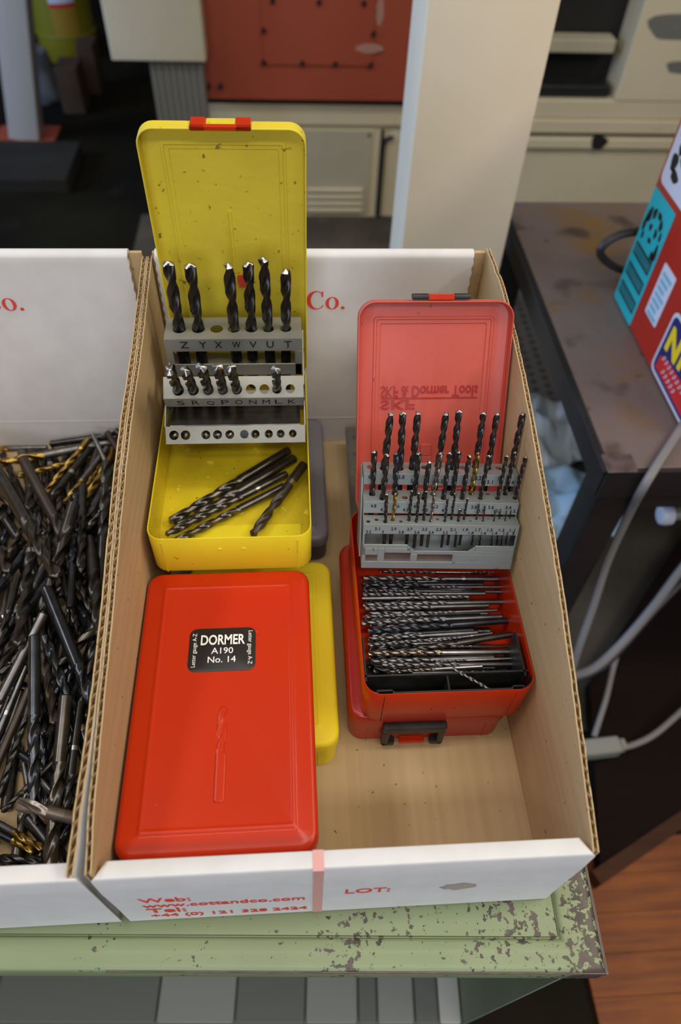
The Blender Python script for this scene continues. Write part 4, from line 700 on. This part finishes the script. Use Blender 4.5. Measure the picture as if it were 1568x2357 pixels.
for x_, y_, a_, b_ in ((-.026, .058, .007, .011), (-.012, .066, .006, .009), (.004, .070, .007, .006), (.016, .062, .006, .008), (-.032, .042, .005, .012), (.026, .050, .004, .007), (-.010, .046, .005, .006), (.010, .046, .005, .008), (.0, .030, .006, .005), (.030, .026, .006, .013), (.022, .018, .006, .006), (-.026, .026, .004, .006)): blob(q, x_, y_, a_, b_, ph=x_*90)
for k in range(3): q.box(-.034, .034, .012-k*.034-.021, .012-k*.034, .0006, .0008)
q.obj('sticker_print', 'd_black', st, smooth=False)
q = G()
for k in range(3):
    for j in range(9): q.box(-.030+j*.007, -.0275+j*.007, .0125-k*.034-.018, .0085-k*.034, .0008, .00095)
q.obj('sticker_print', 'teal', st, smooth=False)
st = sticker('white_sticker', .753, .797, -.051, .031, 'st_white')
q = G(); 
for k in range(7): q.box(-.016, .016-(k % 3)*.004, .031-k*.0105-.0065, .031-k*.0105, .0006, .0008)
q.obj('sticker_print', 'st_blue', st, smooth=False)
st = sticker('badge_sticker', .575, .722, -.0965, .004, 'st_white', .012)
q = G(); q.loft([rr(.137, .0905, .010, 4, 0, 0, .0006), rr(.137, .0905, .010, 4, 0, 0, .0009)]); q.obj('badge_field', 'navy', st)
q = G(); q.add([(-.060, -.040, .0010), (.062, -.040, .0010), (.062, -.004, .0010), (-.046, -.012, .0010), (-.060, -.020, .0010)], [(0, 1, 2, 3, 4)]); q.obj('badge_field', 'st_red', st, smooth=False)
text('N', .05, 'st_yellow', st, T(-.060, -.003, .0011), 'sticker_lettering', .05, fit=.040, height=.038)
q = G(); q.box(-.013, -.003, -.003, .033, .0010, .0012); q.obj('sticker_lettering', 'st_yellow', st, smooth=False)
q = G()
for row, (yy, n_) in enumerate(((-.020, 8), (-.035, 5))):
    for k in range(n_): q.add([(-.052+row*.012+k*.0105 + dx, yy + dy, .0012) for dx, dy in ((0, 0), (.0028, 0), (.0070, .0085), (.0042, .0085))], [(0, 1, 2, 3)]); q.box(-.0505+row*.012+k*.0105, -.0455+row*.012+k*.0105, yy+.0030, yy+.0052, .0010, .0012)
q.obj('sticker_print', 'st_white', st, smooth=False)
st = sticker('patterned_sticker', .80, .900, .100, .26, 'st_white', .012)
q = G()
for k, (x, y, a, b) in enumerate(((-.028, -.045, .010, .014), (-.014, -.058, .013, .008), (-.022, -.020, .008, .012), (.0, -.032, .014, .009), (-.034, .0, .007, .014), (-.010, .012, .012, .010), (.018, -.012, .012, .012), (-.030, .032, .010, .012), (.004, .042, .014, .010))): blob(q, x, y, a, b, ph=k*1.3)
q.obj('sticker_print', 'd_blue', st, smooth=False)
cb = G(); LP = [Vector(p) for p in ((0.5231, 0.9260, 0.0074), (0.5151, 0.9260, 0.0063), (0.4956, 0.9260, 0.0024), (0.4799, 0.9260, -0.0069), (0.4698, 0.9260, -0.0215), (0.4724, 0.9260, -0.0328), (0.4862, 0.9260, -0.0456), (0.5049, 0.9260, -0.0562), (0.5197, 0.9260, -0.0609), (0.5319, 0.9260, -0.0646))]; pts = []
for i in range(len(LP)-1):
    p0, p1, p2, p3 = LP[max(i-1, 0)], LP[i], LP[i+1], LP[min(i+2, len(LP)-1)]
    for k in range(5):
        t = k/5; pts.append(.5*((2*p1)+(p2-p0)*t+(2*p0-5*p1+4*p2-p3)*t*t+(3*p1-p0-3*p2+p3)*t**3))
pts.append(LP[-1]); cb.tube(pts, .0065, 8)
tag(cb.obj('cable_loop', 'cable_k'), 'black cable loop sticking out from behind the red cabinet', 'cable')
g = G(); g.rbox(.3835, .425, .512, .545, -.1005, -.0985, .002, .001); g.obj('corner_plate', 'rust', tb)
# cables
def cable(pts, r, m, label, name='cable'):
    P = [Vector(p) for p in pts]; out = []
    for i in range(len(P)-1):
        p0, p1, p2, p3 = P[max(i-1, 0)], P[i], P[i+1], P[min(i+2, len(P)-1)]
        for k in range(6):
            t = k/6; out.append(.5*((2*p1)+(p2-p0)*t+(2*p0-5*p1+4*p2-p3)*t*t+(3*p1-p0-3*p2+p3)*t**3))
    out.append(P[-1]); return tag(G().tube(out, r, 8).obj(name, m), label, 'cable')
# dark board and small things low on the right
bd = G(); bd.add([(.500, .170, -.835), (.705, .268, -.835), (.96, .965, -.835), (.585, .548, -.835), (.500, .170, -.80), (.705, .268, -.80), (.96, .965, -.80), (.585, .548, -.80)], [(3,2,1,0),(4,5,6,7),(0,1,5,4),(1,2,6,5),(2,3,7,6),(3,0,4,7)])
cable([(0.5414, 0.6295, -0.0880), (0.5052, 0.5838, -0.0900), (0.4462, 0.5136, -0.0920), (0.4294, 0.4939, -0.1150), (0.4464, 0.5160, -0.1900), (0.4547, 0.5176, -0.3100), (0.4546, 0.4925, -0.4100), (0.4474, 0.4615, -0.5000), (0.4521, 0.4376, -0.6200)], .0062, 'cable', 'grey cable running over the table edge and hanging down beside the box')
cable([(0.7560, 0.6842, -0.5000), (0.7216, 0.6567, -0.5500), (0.6620, 0.6003, -0.6000), (0.6087, 0.5587, -0.6600), (0.5602, 0.5299, -0.7000), (0.5241, 0.5282, -0.7300), (0.4862, 0.5347, -0.7500)], .0085, 'cable', 'thick grey cable curving in from the right low behind the box')
cable([(0.7755, 0.6779, -0.5500), (0.7289, 0.6428, -0.5800), (0.6813, 0.6089, -0.6200), (0.6217, 0.5609, -0.6700), (0.5827, 0.5351, -0.7100), (0.5449, 0.5276, -0.7400), (0.5045, 0.5244, -0.7600)], .0060, 'cable_k', 'dark cable running close beside the thick grey cable')
cable([(0.6221, 0.5723, -0.7000), (0.6024, 0.5298, -0.7200), (0.5759, 0.4747, -0.7300), (0.5376, 0.4069, -0.7450)], .0055, 'cable', 'thin grey cable hanging straight down to the connector')
cable([(0.5837, 0.3857, -0.7550), (0.6229, 0.3947, -0.7600), (0.6686, 0.4137, -0.7600), (0.7323, 0.4540, -0.7550), (0.8179, 0.5124, -0.7500)], .0060, 'cable', 'thin cable running from the connector to the right edge')
cn = thing('connector', 'grey plastic cable connector lying in the dark right of the box', 'connector', (0.5561, 0.3888, -.772), (0, 0, math.radians(4)))
G().rbox(-.045, .030, -.016, .016, 0, .030, .006, .003).obj('connector_body', 'plug', cn); G().rbox(.030, .042, -.011, .011, .004, .026, .004, .002).obj('connector_neck', 'plug', cn)
kb = thing('roller_knob', 'white plastic knob on a grey bar under the steel table', 'knob', (0.5678, 0.5977, -.30))
q = G(); ring = lambda x, r: [(x, r*math.cos(2*PI*k/20), r*math.sin(2*PI*k/20)) for k in range(20)]
q.loft([ring(-.008, .010), ring(-.006, .0155), ring(0, .0175), ring(.012, .0165), ring(.014, .012)]); q.obj('knob_head', 'knob', kb)
G().tube([(.013, 0, 0), (.20, .02, 0)], .010, 10).obj('bar', 'zinc', kb)
bo = tag(bd.obj('dark_board', 'darkwood', smooth=False), 'dark brown wooden board lying beside the varnished floor boards', 'board')
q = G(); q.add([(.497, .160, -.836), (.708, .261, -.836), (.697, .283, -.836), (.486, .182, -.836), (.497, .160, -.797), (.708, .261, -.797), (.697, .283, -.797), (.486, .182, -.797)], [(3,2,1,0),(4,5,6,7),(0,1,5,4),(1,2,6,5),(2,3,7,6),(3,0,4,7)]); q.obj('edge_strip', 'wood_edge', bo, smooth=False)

# ================================================================ machines in the background
mc = thing('milling_machine', 'machine with a red-oxide column panel on a cream louvred base behind the boxes', 'machine', (0, 2.55, -.85))
g = G(); g.rbox(-.32, .325, 0, .5, 0, .345, .008, .002); g.obj('base_cabinet', 'cream', mc)
g = G(); g.rbox(-.32, .46, -.012, .5, .345, .412, .006, .002); g.obj('base_ledge', 'cream', mc)
g = G(); g.box(-.318, .46, -.010, .5, .412, .440); g.obj('shadow_gap', 'dark', mc)
g = G(); g.rbox(-.305, .46, -.05, .5, .440, 1.3, .006, .002); cpan = g.obj('column_panel', 'oxide_red', mc)
g = G(); g.rbox(-.106, .248, -.056, -.049, .548, .95, .003, .001); cov = g.obj('access_cover', 'oxide_red', mc)
for x, z in ((-.100, .645), (-.104, .555), (.020, .555), (.127, .554), (.243, .553), (.246, .642), (-.069, .724), (.073, .723), (.211, .723), (-.29, .482), (-.25, .483)):
    b = G(); b.loft([[(x+r*math.cos(k*PI/3), y, z+r*math.sin(k*PI/3)) for k in range(6)] for r, y in ((.0085, -.050), (.0085, -.061), (.006, -.064))], True, True); b.obj('bolt', 'bolt', mc)
for k, (x, z, a_, b_) in enumerate(((.262, .70, .012, .04), (.235, .60, .045, .014))):
    q = G(); q.add([(x+a_*math.cos(t*PI/8)*(1+.2*math.sin(3*t)), -.0506 if k == 0 else -.0566, z+b_*math.sin(t*PI/8)) for t in range(16)], [tuple(range(16))]); q.obj('scuff_mark', 'scuff', cpan, smooth=False)
g = G(); g.rbox(.02, .272, -.006, .002, .018, .325, .004, .001); dr = g.obj('louvre_door', 'beige', mc)
for k in range(4): G().rbox(.035, .245, -.016, -.005, .026+k*.026, .040+k*.026, .003, .002).obj('louvre', 'cream', dr)
G().box(.3, .312, -.004, .01, .01, .33).obj('door_gap', 'dark', mc)
g = G(); g.tube([(.312, -.01, .0), (.312, -.012, .27), (.318, -.012, .300), (.345, -.008, .305)], .007, 8); g.obj('conduit', 'angle', mc)
g = G(); g.rbox(.325, .46, .004, .5, 0, .345, .006, .002); g.obj('side_panel', 'cream', mc)
G().disc((0, 0), .006, 0, 10).obj('door_knob', 'bolt', mc, ml=T(.258, -.006, .31) @ FRONT)
cbx = thing('control_box', 'beige control box with grey ribbed duct hanging beside the red machine', 'cabinet', (-.43, 2.40, -.265))
G().rbox(-.138, .150, 0, .085, 0, .9, .006, .002).obj('box_body', 'beige', cbx)
G().box(-.03, .135, .03, .08, -.60, 0).obj('duct', 'grey_paint', cbx)
for k in range(8): G().box(-.026+k*.021, -.018+k*.021, .024, .031, -.59, -.003).obj('duct_rib', 'grey_paint', cbx)
m2 = thing('lathe', 'cream machine with dark opening and grease stains on the far right', 'machine', (.70, 2.55, -.85))
g = G(); g.rbox(-.235, 1.4, 0, .5, .0, .27, .006, .002); g.obj('base_panel', 'cream', m2)
g = G(); g.rbox(-.235, 1.4, -.02, .5, .275, .31, .008, .003); g.rbox(-.235, 1.4, -.01, .5, .325, .37, .008, .003); g.rbox(-.235, 1.4, .0, .5, .372, .432, .008, .003); g.obj('ledge', 'cream', m2)
G().box(-.235, 1.4, .01, .5, .268, .43).obj('ledge_gap', 'dark', m2)
g = G(); g.box(-.235, .42, .12, .5, .425, 1.4); g.obj('opening', 'dark', m2)
g = G(); g.rbox(-.235, .40, .02, .10, .435, .470, .006, .003); g.obj('slide_rail', 'angle', m2)
g = G(); g.rbox(-.235, .38, .04, .11, .565, .605, .006, .003); g.obj('slide_rail', 'beige', m2)
g = G(); g.tube([(-.10, .01, .6), (-.10, .06, .5)], .022, 10); g.obj('lever', 'zinc', m2)
g = G(); g.rbox(.415, 1.4, -.004, .5, .434, 1.4, .006, .002); pn = g.obj('side_panel', 'cream', m2)
for k, (x, z, a, b) in enumerate(((.55, .66, .10, .045), (.64, .54, .09, .022), (.72, .66, .10, .04))):
    q = G(); blob(q, x, z, a, b, 0, 18, k); q.v = [(vx, -.0046, vy) for vx, vy, vz in q.v]; q.obj('paint_patch', 'grey_paint', pn, smooth=False)
q = G(); blob(q, .395, .300, .03, .028, 0, 14, 1); q.v = [(vx, -.022, vy) for vx, vy, vz in q.v]; q.obj('grease_spot', 'dark', m2, smooth=False)
# far left
po = thing('white_post', 'leaning white square post on a dark red base plate at far left', 'post', (-1.173, 3.211, -.85))
G().rbox(-.062, .062, -.05, .05, .006, 1.6, .004, .002).obj('post', 'white_paint', po, ml=Matrix.Rotation(math.radians(10.9), 4, 'Y')); G().rbox(-.13, .13, -.10, .10, 0, .012, .004, .002).obj('base_plate', 'oxide_red', po)
tag(G().rbox(-1.55, -.90, 2.72, 3.05, -.85, -.79, .01, .004).obj('concrete_plinth', 'concrete_l'), 'low worn concrete plinth on the floor at far left', 'plinth')
dm = thing('drum', 'yellow drum with an orange and white label in the dark corner', 'drum', (-1.16, 4.20, -.85))
g = G(); ring = lambda r, z: [(r*math.cos(2*PI*k/28), r*math.sin(2*PI*k/28), z) for k in range(28)]
g.loft([ring(.142, 0), ring(.146, .006), ring(.146, .11), ring(.151, .116), ring(.146, .122), ring(.146, .44), ring(.151, .446), ring(.146, .452), ring(.146, .62)]); g.obj('drum_body', 'drum_yellow', dm)
def patch(a0, a1, z0, z1, r): return [[(r*math.cos(math.radians(a0+(a1-a0)*k/8)), r*math.sin(math.radians(a0+(a1-a0)*k/8)), z) for k in range(9)] for z in (z0, z1)]
g = G(); g.loft(patch(-96, -48, .125, .245, .1475), False, False, closed=False); g.obj('label', 'orange', dm); g = G(); g.loft(patch(-96, -48, .246, .262, .1476), False, False, closed=False); g.obj('label_stripe', 'st_red', dm); g = G(); g.loft(patch(-96, -48, .263, .40, .1476), False, False, closed=False); g.obj('label', 'st_white', dm)
def sack(name, label, m, cx, cy, w, h, seed):
    rnd = random.Random(seed); q = G(); rings = []
    for k in range(9):
        t = k/8; s = (1-.35*t) * (1 if k else .8); rings.append([(cx+w*s*math.cos(a)*(1+.12*math.sin(3*a+k+seed)), cy+w*.7*s*math.sin(a)*(1+.1*math.cos(2*a+k)), -.85+h*t+.01*math.sin(4*a+k)*(k > 0)) for a in [2*PI*j/18 for j in range(18)]])
    q.loft(rings); return tag(q.obj(name, m, angle=60), label, 'bag')
sack('plastic_bag', 'translucent plastic bag leaning by the white post in the dark corner', 'poly', -1.165, 3.60, .085, .22, 2)
tag(G().rbox(-1.06, -.96, 3.46, 3.60, -.85, -.66, .006, .003).obj('brown_carton', 'box_brown'), 'brown carton beside the plastic bag in front of the yellow drum', 'box')
tag(G().rbox(-1.0, -.92, 3.68, 3.80, -.85, -.64, .006, .003).obj('brown_carton', 'box_brown'), 'brown carton behind the other carton, right of the yellow drum', 'box')
